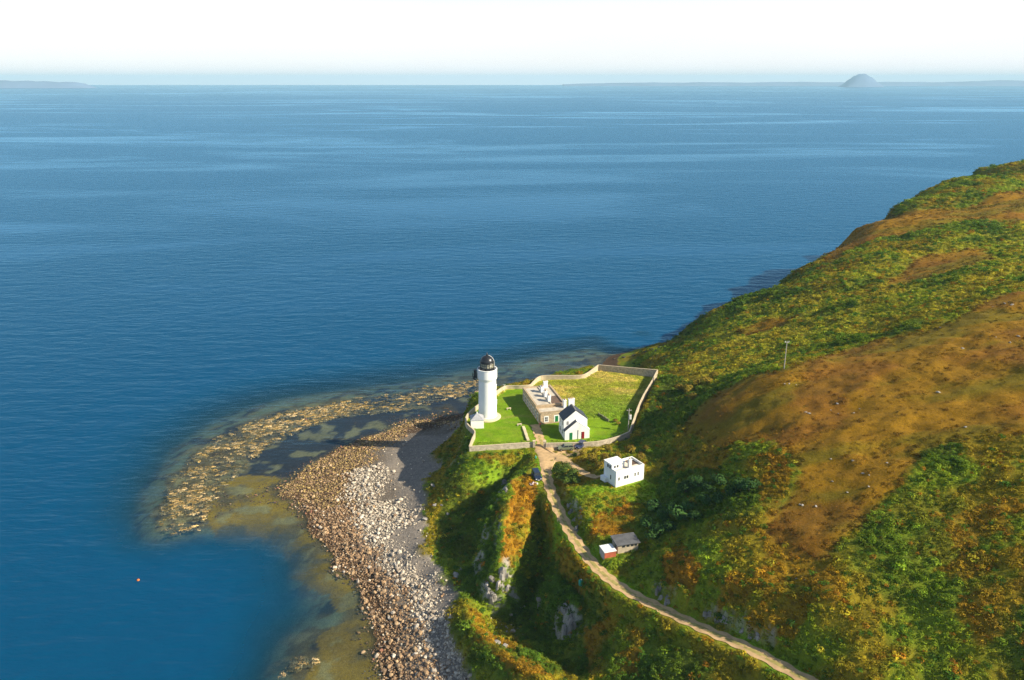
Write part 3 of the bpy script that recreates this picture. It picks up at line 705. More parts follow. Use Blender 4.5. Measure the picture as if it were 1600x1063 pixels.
def scatter(name, pts, rot, scl, idx, tint, protos, label, cat):
    n = len(pts)
    me = bpy.data.meshes.new(name); me.vertices.add(n); me.vertices.foreach_set("co", np.asarray(pts, np.float32).ravel())
    for an, ty, arr, key in (("rot", 'FLOAT_VECTOR', rot, "vector"), ("scl", 'FLOAT_VECTOR', scl, "vector"), ("idx", 'INT', idx, "value"), ("tint", 'FLOAT_COLOR', np.concatenate([tint, np.ones((n, 1))], 1), "color")):
        a = me.attributes.new(an, ty, 'POINT'); a.data.foreach_set(key, np.asarray(arr, np.int32 if ty == 'INT' else np.float32).ravel())
    o = bpy.data.objects.new(name, me); C.objects.link(o); o["kind"] = "stuff"; tag(o, label, cat)
    ng = bpy.data.node_groups.new(name, 'GeometryNodeTree')
    ng.interface.new_socket("Geometry", in_out='INPUT', socket_type='NodeSocketGeometry'); ng.interface.new_socket("Geometry", in_out='OUTPUT', socket_type='NodeSocketGeometry')
    nn, ll = ng.nodes, ng.links
    gi, go = nn.new("NodeGroupInput"), nn.new("NodeGroupOutput")
    ci = nn.new("GeometryNodeCollectionInfo"); ci.inputs["Collection"].default_value = protos; ci.inputs["Separate Children"].default_value = True; ci.inputs["Reset Children"].default_value = True
    ip = nn.new("GeometryNodeInstanceOnPoints"); ip.inputs["Pick Instance"].default_value = True
    def na(nm, ty):
        k = nn.new("GeometryNodeInputNamedAttribute"); k.data_type = ty; k.inputs["Name"].default_value = nm; return k.outputs["Attribute"]
    e2r = nn.new("FunctionNodeEulerToRotation"); ll.new(na("rot", 'FLOAT_VECTOR'), e2r.inputs[0])
    ll.new(gi.outputs[0], ip.inputs["Points"]); ll.new(ci.outputs[0], ip.inputs["Instance"]); ll.new(na("idx", 'INT'), ip.inputs["Instance Index"])
    ll.new(e2r.outputs[0], ip.inputs["Rotation"]); ll.new(na("scl", 'FLOAT_VECTOR'), ip.inputs["Scale"]); ll.new(ip.outputs[0], go.inputs[0])
    o.modifiers.new("scatter", 'NODES').node_group = ng
    return o
def field(G, x, y):
    i = np.clip(np.searchsorted(gx, x) - 1, 0, NX - 1); j = np.clip(np.searchsorted(gy, y) - 1, 0, NY - 1)
    return G[j, i]
def candidates(n, x0, x1, y0, y1):
    x, y = rng.uniform(x0, x1, n), rng.uniform(y0, y1, n)
    z = bil_nu(ZG, x, y)
    px, py = project(x, y, z)
    m = (px > -300) & (px < 2050) & (py > 180) & (py < 1220)
    return x[m], y[m], z[m], px[m], py[m]

# keep-out plan of the buildings, in ground coordinates
def rect(cx, cy, rz, x0, x1, y0, y1):
    c, s = math.cos(rz), math.sin(rz)
    return [(cx + c * a - s * b, cy + s * a + c * b) for a, b in ((x0, y0), (x1, y0), (x1, y1), (x0, y1))]
LH = at(762, 652, 16.0)
BLK0, BLKR = np.array([24.05, 166.9, 21.0]), math.radians(29)
SH0, SHR = hit(965, 866), math.radians(15)
CT0, CTR = hit(944.5, 875), math.radians(17)
STN0, STNR = np.array([7.9, 213.6, 16.12]), math.radians(14)
HS0, HSR = np.array([14.6, 203.0, 16.25]), math.radians(11)
KEEP = [rect(BLK0[0], BLK0[1], BLKR, -.6, 9.4, -.6, 6), rect(SH0[0], SH0[1], SHR, -.5, 5.2, -.5, 3.6), rect(CT0[0], CT0[1], CTR, -.5, 3.2, -.5, 3.4)]
def clear(x, y):
    k = np.zeros(len(x), bool)
    for r in KEEP: k |= in_poly(r, x, y)
    return ~k

# ------------------------------------------------------------------ bracken and scrub over the hillside
M_BRACKEN = leaf_mat("bracken_fronds", 0.3)
frond = proto_collection("frond_clump", [clump("frond_clump", M_BRACKEN, 40, .74, .46, .18, 'dome', 100 + k) for k in range(5)] +
                         [clump("scrub_clump", M_BRACKEN, 72, .78, .8, .15, 'lumps', 200 + k) for k in range(4)])
x, y, z, px, py = candidates(1700000, -30, 430, 62, 540)
D = np.sqrt(x * x + y * y + (z - CAMZ) ** 2)
size = 0.46 + D / 620.0
xj, yj = x + rng.normal(0, 1.6, len(x)), y + rng.normal(0, 1.6, len(x))
covg = (1 - field(heath, xj, yj) * 0.985) * (1 - field(beach, x, y)) * (1 - field(rockm, x, y) * .75) * (1 - np.clip(field(verge, x, y), 0, 1) * .93)
pre = rng.random(len(x)) < np.clip(covg * ((460 * 478) / 1700000.0) * 1.0 * np.sqrt(1 + np.minimum(field(SL, x, y), 2.5) ** 2) / size ** 2, 0, 1)
x, y, z, D, size = x[pre], y[pre], z[pre], D[pre], size[pre]
covg = np.ones(len(x))
inside = in_poly(YARD, x, y)
covg = covg * ~inside * (dist_line(TRACK, x, y)[0] > 1.75) * (dist_line(SPUR, x, y)[0] > 1.7) * (z > 3.4) * clear(x, y)
ydd = dist_line([np.array([p[0], p[1], 0]) for p in YARD], x, y)[0]
covg = covg * (ydd > 1.0)
acc = covg > .5
x, y, z, size = x[acc], y[acc], z[acc], size[acc]
n = len(x)
big = fbm(x, y, 11, 4)
tint = field(VEG, x, y).copy() * rng.lognormal(0, .22, (n, 1))
sw = rng.random(n)
tint = np.where((sw < .035)[:, None], np.array(ORANGE) * rng.uniform(.6, 1.2, (n, 1)), tint)
tint = np.where(((sw > .06) & (sw < .12))[:, None], np.array(DARK) * rng.uniform(.6, 1.3, (n, 1)), tint)
tint = np.where(((sw > .16) & (sw < .185))[:, None], np.array(YELL) * rng.uniform(.6, 1.1, (n, 1)), tint)
onh = (field(heath, x, y) > .5)[:, None]; tint = np.where(onh, field(heath_c, x, y) * rng.uniform(.6, 1.1, (n, 1)), tint)
isd = (tint[:, 1] > tint[:, 0] * 1.4) & (rng.random(n) < .75)
idx = np.where(isd, rng.integers(5, 9, n), rng.integers(0, 5, n))
s = size * rng.uniform(.7, 1.35, n) * np.where(isd, .75 + big * .7, 1.0) * np.where(rng.random(n) < .05, 1.7, 1.0)
scl = np.stack([s, s, s * rng.uniform(.75, 1.25, n)], 1)
rot = np.stack([rng.uniform(-.25, .25, n), rng.uniform(-.25, .25, n), rng.uniform(0, 6.28, n)], 1)
print("bracken", n)
scatter("bracken", np.stack([x, y, z - .05], 1), rot, scl, idx, tint, frond, "green and rust bracken and scrub covering the slopes", "bracken")

# heather: low cushions on the brown hill
M_HEATHER = leaf_mat("heather_sprigs", 0.1)
cushion = proto_collection("heather_cushion", [clump("heather_cushion", M_HEATHER, 26, .6, .22, .12, 'dome', 300 + k, .4) for k in range(4)])
x, y, z, px, py = candidates(420000, 30, 400, 62, 540)
D = np.sqrt(x * x + y * y + (z - CAMZ) ** 2)
hv = field(heath, x, y)
st = fbm(x * .5 + y * .35, y * 1.2 - x * .5, 7, 6)
acc = (rng.random(len(x)) < hv * (.15 + .75 * sstep(.45, .65, st)) * .75 / (1 + D / 300))
x, y, z, D, st = x[acc], y[acc], z[acc], D[acc], st[acc]
n = len(x); print("heather", n)
hc = field(heath_c, x, y) * rng.lognormal(0, .22, (n, 1))
hc = np.where((rng.random(n) < .10)[:, None], np.array((.12, .085, .010)) * rng.uniform(.7, 1.3, (n, 1)), hc)
s = (.42 + D / 520) * rng.uniform(.6, 1.3, n)
scatter("heather", np.stack([x, y, z - .03], 1), np.stack([np.zeros(n), np.zeros(n), rng.uniform(0, 6.28, n)], 1), np.stack([s * rng.uniform(1, 1.7, n), s, s], 1), rng.integers(0, 4, n), hc, cushion,
        "low brown heather covering the rounded hill", "heather")

# meadow and rough grass
M_GRASS = leaf_mat("grass_blades", 0.3)
tuft = proto_collection("grass_tuft", [clump("grass_tuft", M_GRASS, 22, .45, .3, .3, 'blade', 400 + k) for k in range(4)])
x, y = rng.uniform(-15, 62, 60000), rng.uniform(195, 262, 60000)
m = (field(meadow, x, y) > .5) & in_poly(YARD, x, y)
x, y = x[m], y[m]
stq = [rect(STN0[0], STN0[1], STNR, -1.5, 10, -1.5, 20.5), rect(HS0[0], HS0[1], HSR, -1, 8, -1, 9)]
m = ~(in_poly(stq[0], x, y) | in_poly(stq[1], x, y)) & (dist_line(TRACK, x, y)[0] > 2.0) & (dist_line([np.array([p[0], p[1], 0]) for p in YARD], x, y)[0] > .7)
x, y = x[m][:9000], y[m][:9000]; n = len(x)
tint = field(mead_c, x, y) * 1.35 * rng.lognormal(0, .25, (n, 1)); s = rng.uniform(.6, 1.3, n)
scatter("meadow_grass", np.stack([x, y, bil_nu(ZG, x, y) - .02], 1), np.stack([np.zeros(n), np.zeros(n), rng.uniform(0, 6.28, n)], 1), np.stack([s, s, s], 1), rng.integers(0, 4, n), tint, tuft,
        "tall yellowing meadow grass inside the walled ground", "grass")
x, y, z, px, py = candidates(220000, -25, 80, 62, 262)
vg = field(verge, x, y)
m = (rng.random(len(x)) < vg * .8) & (dist_line(TRACK, x, y)[0] > 1.6) & (dist_line(SPUR, x, y)[0] > 1.2) & clear(x, y) & ~in_poly(YARD, x, y) & (z > 4.5)
x, y, z = x[m], y[m], z[m]; n = len(x); print("verge", n)
tint = (np.array(grassc) * rng.lognormal(0, .3, (n, 1))) * np.stack([rng.uniform(.8, 1.6, n), np.ones(n), np.ones(n)], 1); s = rng.uniform(.35, .8, n)
scatter("verge_grass", np.stack([x, y, z - .02], 1), np.stack([np.zeros(n), np.zeros(n), rng.uniform(0, 6.28, n)], 1), np.stack([s, s, s * .8], 1), rng.integers(0, 4, n), tint, tuft,
        "short bright grass beside the track and on the banks", "grass")

# ------------------------------------------------------------------ the stony shore
PALE = hpoly([(545, 740), (590, 722), (602, 735), (588, 775), (648, 800), (640, 815), (605, 832), (612, 860), (648, 895), (690, 930), (722, 990), (750, 1063), (690, 1063), (662, 1000), (650, 950), (610, 905), (578, 855), (556, 800)])
RUST = hpoly([(440, 768), (490, 725), (545, 735), (556, 800), (578, 855), (610, 905), (650, 950), (662, 1000), (695, 1075), (575, 1075), (580, 1000), (600, 985), (560, 965), (548, 905), (515, 868), (488, 830), (470, 792)])
OCHRE = hpoly([(440, 768), (455, 745), (490, 722), (530, 703), (600, 672), (655, 652), (745, 628), (745, 642), (690, 655), (650, 668), (610, 690), (590, 714), (540, 742), (550, 790), (500, 800), (470, 790)])
M_STI = stone_mat("shore_stone_cover", True)
stones = proto_collection("shore_stone", [stone_mesh("shore_stone", M_STI, 500 + k) for k in range(7)])
x, y = rng.uniform(-85, 5, 260000), rng.uniform(100, 262, 260000)
z = bil_nu(ZG, x, y)
j1, j2 = x + (fbm(x, y, 6, 3) - .5) * 9 + rng.normal(0, 1.3, len(x)), y + (fbm(x, y, 6, 7) - .5) * 9
zone = np.zeros(len(x), int)
zone[in_poly(RUST, j1, j2)] = 1; zone[in_poly(OCHRE, j1, j2)] = 2; zone[in_poly(PALE, j1, j2)] = 3
grey = (zone == 0) & (z > .6) & (z < 5.2) & ~in_poly(YARD, x, y); zone[grey] = 4  # fine shingle below the headland, its palette greyed partly for the shade there
zone[(zone == 0) & (z > -.35) & (z <= .6)] = 5
zmix = zone.copy(); sw = rng.random(len(x)); zmix[(sw < .06) & (zone == 1)] = 3; zmix[(sw < .07) & (zone == 3)] = 1; zmix[(sw < .3) & (zone == 2)] = 1; zmix[(sw < .06) & (zone == 4)] = 3
densz = np.array([0, .58, .55, .60, .16, .10])[zone]
m = (rng.random(len(x)) < densz) & (z < 5.6) & (z > -.6)
x, y, z, zone = x[m], y[m], z[m], zmix[m]; n = len(x); print("stones", n)
pals = {1: [(.32, .20, .11), (.24, .15, .085), (.38, .26, .15), (.15, .10, .065)], 2: [(.40, .28, .10), (.28, .20, .08), (.17, .12, .06), (.36, .25, .11)],
        3: [(.50, .43, .33), (.42, .36, .28), (.58, .50, .39), (.28, .23, .18)], 4: [(.27, .235, .195), (.20, .175, .15), (.33, .285, .235)], 5: [(.30, .14, .09), (.24, .16, .08), (.18, .12, .06)]}
tint = np.zeros((n, 3))
for k, p in pals.items():
    mk = zone == k; tint[mk] = np.array(p)[rng.integers(0, len(p), mk.sum())]
tint *= rng.lognormal(0, .18, (n, 1))
s = np.clip(rng.lognormal(-1.18, .56, n), .14, 1.25) * np.array([1, 1.0, .8, 1.0, .42, .9])[zone] * .92
rot = np.stack([rng.uniform(-.5, .5, n), rng.uniform(-.5, .5, n), rng.uniform(0, 6.28, n)], 1)
near = s / np.sqrt(x * x + y * y + 110 ** 2)
px, py = project(x, y, z)
infr = (px > 5) & (px < 1595) & (py > 5) & (py < 1055)
ind = np.zeros(n, bool)
for zz, cnt in ((3, 190), (1, 110)):
    c = np.where((zone == zz) & infr)[0]
    ind[c[np.argsort(-near[c])[:cnt]]] = True
r = ~ind
scatter("shore_stones", np.stack([x, y, z + s * .12], 1)[r], rot[r], np.stack([s, s, s], 1)[r], rng.integers(0, 7, n)[r], tint[r], stones, "countless loose stones covering the shore", "stones")
MP = {3: stone_mat("pale_boulder", False, [(.53, .45, .35), (.44, .37, .29), (.60, .52, .42), (.33, .27, .21)]), 1: stone_mat("rust_boulder", False, [(.33, .21, .115), (.25, .16, .09), (.39, .27, .155), (.18, .12, .08)])}
LB = {3: ("pale_boulder", "pale cream boulder on the upper beach below the cliffs", "pale boulders on the upper beach"),
      1: ("weedy_boulder", "rust brown boulder on the lower beach beside the water", "rusty boulders on the lower beach")}
BM = {k: [stone_mesh(LB[k][0], MP[k], 600 + 10 * k + i) for i in range(6)] for k in (1, 3)}
for i in np.where(ind)[0]:
    k = int(zone[i])
    o = bpy.data.objects.new(LB[k][0], BM[k][i % 6]); C.objects.link(o)
    o.location = (x[i], y[i], z[i] + s[i] * .16); o.rotation_euler = tuple(rot[i]); o.scale = (s[i] * 1.12,) * 3
    tag(o, LB[k][1], "boulder", LB[k][2])

# seaweed lying at the surface over the reef
M_WEED = leaf_mat("seaweed_fronds", 0.1, .5, .3)
weed = proto_collection("weed_mat", [clump("weed_mat", M_WEED, 30, .8, .13, .2, 'dome', 700 + k, .15) for k in range(4)])
REEF = hpoly([(760, 584), (640, 606), (520, 624), (430, 642), (350, 667), (292, 707), (252, 752), (232, 800), (232, 838), (310, 832), (330, 790), (372, 742), (410, 705), (470, 672), (530, 652), (640, 640), (760, 610)])
REEF2 = hpoly([(480, 968), (445, 1005), (418, 1063), (470, 1075), (500, 1030), (515, 985)])
x, y = rng.uniform(-125, 10, 190000), rng.uniform(110, 300, 190000)
sn = .7 * fbm(x * .5 + y * .15, y * 1.0 - x * .3, 4.6, 4, 3) + .3 * fbm(x, y, 20, 6, 2)
dens = np.where(in_poly(REEF, x, y), (.14 + .86 * sstep(.46, .55, sn)), 0) + np.where(in_poly(REEF2, x, y), .5 * sstep(.5, .6, sn), 0)
edge = dist_line([np.array([p[0], p[1], 0]) for p in REEF[:9]], x, y)[0]
dens = dens * sstep(1.5, 7, edge)
m = rng.random(len(x)) < dens * .62
x, y, sn = x[m], y[m], sn[m]; n = len(x); print("weed", n)
tint = np.array([(.60, .42, .18), (.50, .34, .12), (.40, .27, .09), (.68, .50, .26)])[rng.integers(0, 4, n)] * rng.lognormal(0, .18, (n, 1))
s = rng.uniform(.45, 1.15, n)
scatter("seaweed", np.stack([x, y, rng.uniform(-.26, .0, n) - .02], 1), np.stack([np.zeros(n), np.zeros(n), rng.normal(.2, .5, n)], 1), np.stack([s * 1.5, s, s], 1), rng.integers(0, 4, n), tint, weed,
        "tan seaweed breaking the surface over the reef", "seaweed")

# ------------------------------------------------------------------ track
M_TRACK = plain("track_earth", (0.52, 0.345, 0.17), .95, .22, .8, .4)
M_TRACKG = plain("track_grassy_crown", (0.34, 0.28, 0.085), .95, .25, 1.2, .4)
def ribbon(name, line, half, zoff, mats, crown=None):
    L = [np.array(p) for p in line]
    vs, fs, mi = [], [], []
    cols = 7
    for i, p in enumerate(L):
        t = L[min(i + 1, len(L) - 1)] - L[max(i - 1, 0)]; t = t / (np.hypot(t[0], t[1]) + 1e-9)
        nx, ny = -t[1], t[0]
        for c in range(cols):
            u = (c / (cols - 1) * 2 - 1); h = half * (1 + .16 * math.sin(i * 1.3 + c) * abs(u))
            x_, y_ = p[0] + nx * u * h, p[1] + ny * u * h
            dz = zoff - .05 * abs(u) ** 2 - (.05 if c in (1, 2, 4, 5) and crown else 0)
            vs.append((x_, y_, zt(x_, y_) + dz))
    for i in range(len(L) - 1):
        for c in range(cols - 1):
            a = i * cols + c; fs.append((a, a + 1, a + cols + 1, a + cols)); mi.append(1 if crown and crown(i) and c in (2, 3) and (i * 7 + c * 3) % 5 else 0)
    m = MB(); m.v, m.f, m.m = vs, fs, mi
    o = m.build(name, mats, smooth=True); o["kind"] = "structure"; return o
ribbon("track", smooth_line(TRACK, 2), 1.25, .13, [M_TRACK, M_TRACKG], lambda i: i > 14)
ribbon("path", smooth_line(SPUR, 2), 1.1, .17, [M_TRACK, M_TRACKG])
# turning place of bare earth before the gate
W = [at(*p) for p in ((838, 693, 16.3), (834, 700, 16.3), (842, 718, 16.4), (846, 735, 16.5), (860, 737, 16.6), (868, 722, 16.6), (884, 722, 17.0), (905, 712, 17.0), (912, 704, 16.6), (900, 699, 16.4), (870, 696, 16.3))]
cx_, cy_ = np.mean([p[0] for p in W]), np.mean([p[1] for p in W])
m = MB()
ring = [[(cx_ + (p[0] - cx_) * f, cy_ + (p[1] - cy_) * f) for p in smooth_line([np.array([*q[:2], 0]) for q in W + [W[0]]], 3)] for f in (0, .35, .7, .9, 1.0)]
k = len(ring[0])
vs = [(a, b, zt(a, b) + (.16 if fi < 4 else .0)) for fi, rg in enumerate(ring) for a, b in rg]
m.add(vs, [(f * k + i, f * k + (i + 1) % k, (f + 1) * k + (i + 1) % k, (f + 1) * k + i) for f in range(4) for i in range(k)])
o = m.build("parking_ground", M_TRACK, smooth=True); o["kind"] = "structure"

# ------------------------------------------------------------------ materials of the buildings
M_WHITE = plain("whitewash", (0.82, 0.82, 0.80), .75, .05, .7, .15, stain=(.55, .52, .46, .35))
M_TOWER = plain("tower_whitewash", (0.84, 0.84, 0.82), .7, .02, .5, 0)
M_CREAM = plain("cream_render", (0.66, 0.58, 0.45), .85, .12, .6, .2, stain=(.40, .34, .26, .5))
M_SLATE = plain("slate", (0.045, 0.052, 0.068), .55, .25, 2.5, .3)
M_GREYROOF = plain("grey_felt", (0.20, 0.195, 0.19), .8, .2, 1.2, .2)
M_BLACK = plain("black_paint", (0.018, 0.019, 0.022), .32, .2, 2, 0, spec=.5)
M_IRON = plain("dark_iron", (0.035, 0.037, 0.042), .5, .2, 2)
M_PANE = plain("window_glass", (0.03, 0.035, 0.04), .08, .1, 3, 0, spec=.6)
M_LENS = plain("lantern_glass", (0.30, 0.29, 0.22), .08, .25, 2.5, 0, spec=.7)
M_FRAME = plain("white_frame", (0.78, 0.78, 0.76), .6, .04, 2)
M_GREEN = plain("green_door", (0.012, 0.16, 0.055), .5, .12, 2)
M_RED = plain("dark_red_door", (0.22, 0.008, 0.014), .5, .12, 2)
M_PLINTH = plain("plinth_stone", (0.60, 0.50, 0.33), .85, .12, 1.5, .3)
M_POT = plain("chimney_pot", (0.42, 0.27, 0.16), .8, .15, 3)
M_BROWNROOF = plain("brown_roof", (0.13, 0.085, 0.06), .85, .25, 1.2, .3)
M_CREAMROOF = plain("pale_roof", (0.52, 0.46, 0.37), .85, .16, .9, .2, stain=(.33, .27, .20, .6))
M_CONC = plain("concrete_block", (0.42, 0.35, 0.25), .9, .18, 1.5, .4)
M_GALV = plain("galvanised", (0.45, 0.46, 0.47), .45, .12, 2, 0, .6)
M_WOODP = plain("weathered_pole", (0.42, 0.38, 0.33), .85, .15, 3, .3)
M_REDBOX = plain("red_paint", (0.40, 0.10, 0.055), .6, .18, 1.2, .1, stain=(.30, .10, .05, .5))
M_GREYWALL = plain("grey_wall", (0.36, 0.35, 0.34), .85, .12, 1.4, .2)
def stonework():
    """coursed rubble: per-stone colour from a brick pattern broken by noise"""
    m, n, l, b = new_mat("coursed_rubble")
    tc = n.new("ShaderNodeTexCoord"); geo = n.new("ShaderNodeNewGeometry")
    sep = n.new("ShaderNodeSeparateXYZ"); l.new(tc.outputs["Object"], sep.inputs[0])
    ad = n.new("ShaderNodeMath"); ad.operation = 'ADD'; l.new(sep.outputs[0], ad.inputs[0]); l.new(sep.outputs[1], ad.inputs[1])
    cb = n.new("ShaderNodeCombineXYZ"); l.new(ad.outputs[0], cb.inputs[0]); l.new(sep.outputs[2], cb.inputs[1])
    br = n.new("ShaderNodeTexBrick"); br.inputs["Scale"].default_value = 1.0; br.inputs["Brick Width"].default_value = .75; br.inputs["Row Height"].default_value = .34; br.inputs["Mortar Size"].default_value = .03
    br.inputs["Color1"].default_value = (.46, .33, .19, 1); br.inputs["Color2"].default_value = (.27, .20, .13, 1); br.inputs["Mortar"].default_value = (.55, .47, .36, 1); br.inputs["Bias"].default_value = -.1
    l.new(cb.outputs[0], br.inputs["Vector"])
    t = n.new("ShaderNodeTexNoise"); t.inputs["Scale"].default_value = 1.1; t.inputs["Detail"].default_value = 6; l.new(tc.outputs["Object"], t.inputs["Vector"])
    mr = n.new("ShaderNodeMapRange"); mr.inputs[1].default_value = .3; mr.inputs[2].default_value = .7; mr.inputs[3].default_value = .7; mr.inputs[4].default_value = 1.3; l.new(t.outputs[0], mr.inputs[0])
    mx = n.new("ShaderNodeMix"); mx.data_type = 'RGBA'; mx.blend_type = 'MULTIPLY'; mx.inputs[0].default_value = 1; l.new(br.outputs[0], mx.inputs[6]); l.new(mr.outputs[0], mx.inputs[7])
    l.new(mx.outputs[2], b.inputs["Base Color"]); b.inputs["Roughness"].default_value = .9
    bp = n.new("ShaderNodeBump"); bp.inputs["Strength"].default_value = .5; bp.inputs["Distance"].default_value = .03; l.new(br.outputs[1], bp.inputs["Height"]); bp.invert = True; l.new(bp.outputs[0], b.inputs["Normal"])
    return m
M_STONE = stonework()
M_WALLST = plain("wall_rubble", (0.47, 0.40, 0.30), .9, .28, 1.6, .6, stain=(.30, .25, .18, .6))
M_COPING = plain("wall_coping", (0.55, 0.45, 0.31), .85, .12, 1.2, .2)
M_LIMED = plain("limed_wall", (0.47, 0.385, 0.265), .9, .16, 1.2, .4, stain=(.42, .36, .26, .5))

# ------------------------------------------------------------------ boundary walls
def wall(name, line, label, mat_in, thick=.27, n=5, zdrop=1.0):
    L = smooth_line(line, n) if n > 1 else [np.array(p) for p in line]
    t = thing(name, label, "wall", (L[0][0], L[0][1], zt(L[0][0], L[0][1])))
    o0 = np.array([L[0][0], L[0][1], zt(L[0][0], L[0][1])])
    def strip(h, z0f, z1f):
        vs, fs = [], []
        for i, p in enumerate(L):
            d = L[min(i + 1, len(L) - 1)] - L[max(i - 1, 0)]; d = d / (np.hypot(d[0], d[1]) + 1e-9)
            nx, ny = -d[1] * h, d[0] * h
            for sx_, zz in ((1, 0), (1, 1), (-1, 1), (-1, 0)):
                vs.append((p[0] + nx * sx_ - o0[0], p[1] + ny * sx_ - o0[1], (z1f(p) if zz else z0f(p, nx * sx_, ny * sx_)) - o0[2]))
        k = len(L)
        for i in range(k - 1):
            for c in range(4): fs.append((i * 4 + c, i * 4 + (c + 1) % 4, (i + 1) * 4 + (c + 1) % 4, (i + 1) * 4 + c))
        fs += [(3, 2, 1, 0), tuple((k - 1) * 4 + c for c in range(4))]
        return MB().add(vs, fs)
    bot = lambda p, a, b: min(zt(p[0] + a, p[1] + b), zt(p[0] + 3 * a, p[1] + 3 * b)) - zdrop
    strip(thick / 2, bot, lambda p: p[2] - .14).build("masonry", mat_in, t)
    strip(thick / 2 + .04, lambda p, a, b: p[2] - .138, lambda p: p[2]).build("coping", M_COPING, t)
    return t
wall("seaward_wall", WALL_SEA[3:], "curving pale coped wall round the lighthouse lawn and the seaward side of the meadow", M_LIMED)
wall("garden_wall", WALL_SEA[:4], "straight rubble wall below the bright lawn, from the gate to its corner", M_WALLST, n=1)
wall("meadow_wall", WALL_LAND[:3], "dark far wall along the back of the yellow meadow", M_WALLST, n=1)
wall("slope_wall", WALL_LAND[2:], "narrow pale wall running downhill between the meadow and the dark green slope", M_LIMED, n=2)
wall("roadside_wall", WALL_FRONT, "low rubble wall behind the parked cars in front of the white house", M_WALLST, n=3)
def on(px, py, z=None): return hit(px, py) if z is None else at(px, py, z)
# gate piers
for q, lab in (((834.5, 690), "square gate pier at the end of the lawn wall"), ((851, 690.5), "square gate pier beside the parked olive car")):
    p = at(*q, 17.9); p[2] = zt(p[0], p[1])
    t = thing("gate_pier", lab, "gate pier", p, .05)
    bx(t, "shaft", M_WALLST, -.32, .32, -.32, .32, -.4, 1.75); bx(t, "cap", M_COPING, -.4, .4, -.4, .4, 1.752, 1.95, bevel=.03)
# low wall in the meadow and lawn edging
for (a, b, hh, wd, lab, nm) in ((at(935, 646, 17), at(950, 655.5, 17), .8, .5, "short straight grassy low wall standing alone at the meadow edge", "low_wall"),
                              (at(817.5, 668, 16), at(825, 690, 16), .45, .9, "low tumbled stone edging between lawn and drive", "lawn_edging")):
    d = b - a; L = math.hypot(d[0], d[1]); t = thing(nm, lab, "wall", (a[0], a[1], zt(a[0], a[1])), math.atan2(d[1], d[0]))
    m = MB(); r = random.Random(int(L * 100)); x_ = 0
    while x_ < L:
        w_ = r.uniform(.4, .8); m.box(x_ + .02, x_ + w_, -wd / 2 * r.uniform(.8, 1), wd / 2 * r.uniform(.8, 1), -.4, hh * r.uniform(.75, 1.05)); x_ += w_
    m.build("stone_course", M_PLINTH if nm == "lawn_edging" else plain("mossy_stone", (.16, .17, .08), .9, .3, 2, .5), t, bevel=.05)

# ------------------------------------------------------------------ lighthouse
t = thing("lighthouse", "tall white octagonal lighthouse tower with black domed lantern", "lighthouse", (LH[0], LH[1], zt(LH[0], LH[1])))
A8 = math.pi / 8
MB().lathe([(3.95, -.6), (3.95, .28), (3.55, .5), (3.3, .52)], 32).build("plinth", M_PLINTH, t)
sc8 = 1 / math.cos(A8)
MB().lathe([(2.85, .45), (2.74, .7), (2.72, .9), (2.71, 1.1), (2.68, 3), (2.62, 6), (2.58, 9), (2.545, 11.5), (2.54, 11.7)], 48, cap=False).build("tower", M_TOWER, t, smooth=True)
MB().lathe([(2.54, 11.702), (2.62, 12.05), (2.82, 12.5), (2.88, 12.75), (2.86, 15.1), (2.92, 15.15), (2.92, 15.35), (2.6, 15.37), (2.58, 14.6), (1.9, 14.58)], 40).build("gallery_parapet", M_TOWER, t)
MB().lathe([(2.06, 14.4), (2.06, 15.75), (2.14, 15.78), (2.14, 15.9), (2.02, 15.92)], 16).build("lantern_base", M_BLACK, t)
for k in range(16):
    a0, a1 = 2 * math.pi * k / 16, 2 * math.pi * (k + 1) / 16
    R_ = 1.98
    MB().add([(R_ * math.cos(a), R_ * math.sin(a), z_) for a, z_ in ((a0, 15.93), (a1, 15.93), (a1, 17.15), (a0, 17.15))] + [((R_ - .04) * math.cos(a), (R_ - .04) * math.sin(a), z_) for a, z_ in ((a0, 15.93), (a1, 15.93), (a1, 17.15), (a0, 17.15))],
             [(0, 1, 2, 3), (7, 6, 5, 4), (0, 4, 5, 1), (1, 5, 6, 2), (2, 6, 7, 3), (3, 7, 4, 0)]).build("pane", M_LENS, t)
m = MB()
for k in range(16):
    a0 = 2 * math.pi * k / 16; m.tube((2.02 * math.cos(a0), 2.02 * math.sin(a0), 15.9), (2.02 * math.cos(a0), 2.02 * math.sin(a0), 17.2), .05, 5)
for k in range(16):
    a0, a1 = 2 * math.pi * k / 16, 2 * math.pi * (k + 1) / 16
    m.tube((2.02 * math.cos(a0), 2.02 * math.sin(a0), 16.55), (2.02 * math.cos(a1), 2.02 * math.sin(a1), 16.55), .045, 5)
m.build("glazing_bars", M_BLACK, t)
MB().lathe([(2.18, 17.16), (2.2, 17.3), (2.05, 17.32)] + [(2.06 * math.cos(e), 17.33 + 2.0 * math.sin(e)) for e in [i * math.pi / 2 / 9 for i in range(9)]] + [(.3, 19.36)], 24).build("dome", M_BLACK, t, smooth=True)
MB().lathe([(.3, 19.32), (.34, 19.5), (.2, 19.62), (.26, 19.8), (.08, 19.95), (.04, 20.4)], 12).build("finial", M_BLACK, t, smooth=True)
m = MB()
for k in range(7):
    e0, e1 = math.pi / 2 * k / 8, math.pi / 2 * (k + 1) / 8
    for off in (-.14, .14):
        c0, c1 = 2.12 * math.cos(e0), 2.12 * math.cos(e1)
        m.tube((c0 * .97 , c0 * -.22 + off, 17.35 + 2.06 * math.sin(e0)), (c1 * .97, c1 * -.22 + off, 17.35 + 2.06 * math.sin(e1)), .035, 5)
for off in (-.14, .14): m.tube((2.3, -.5 + off, 15.2), (2.08, -.46 + off, 17.4), .035, 5)
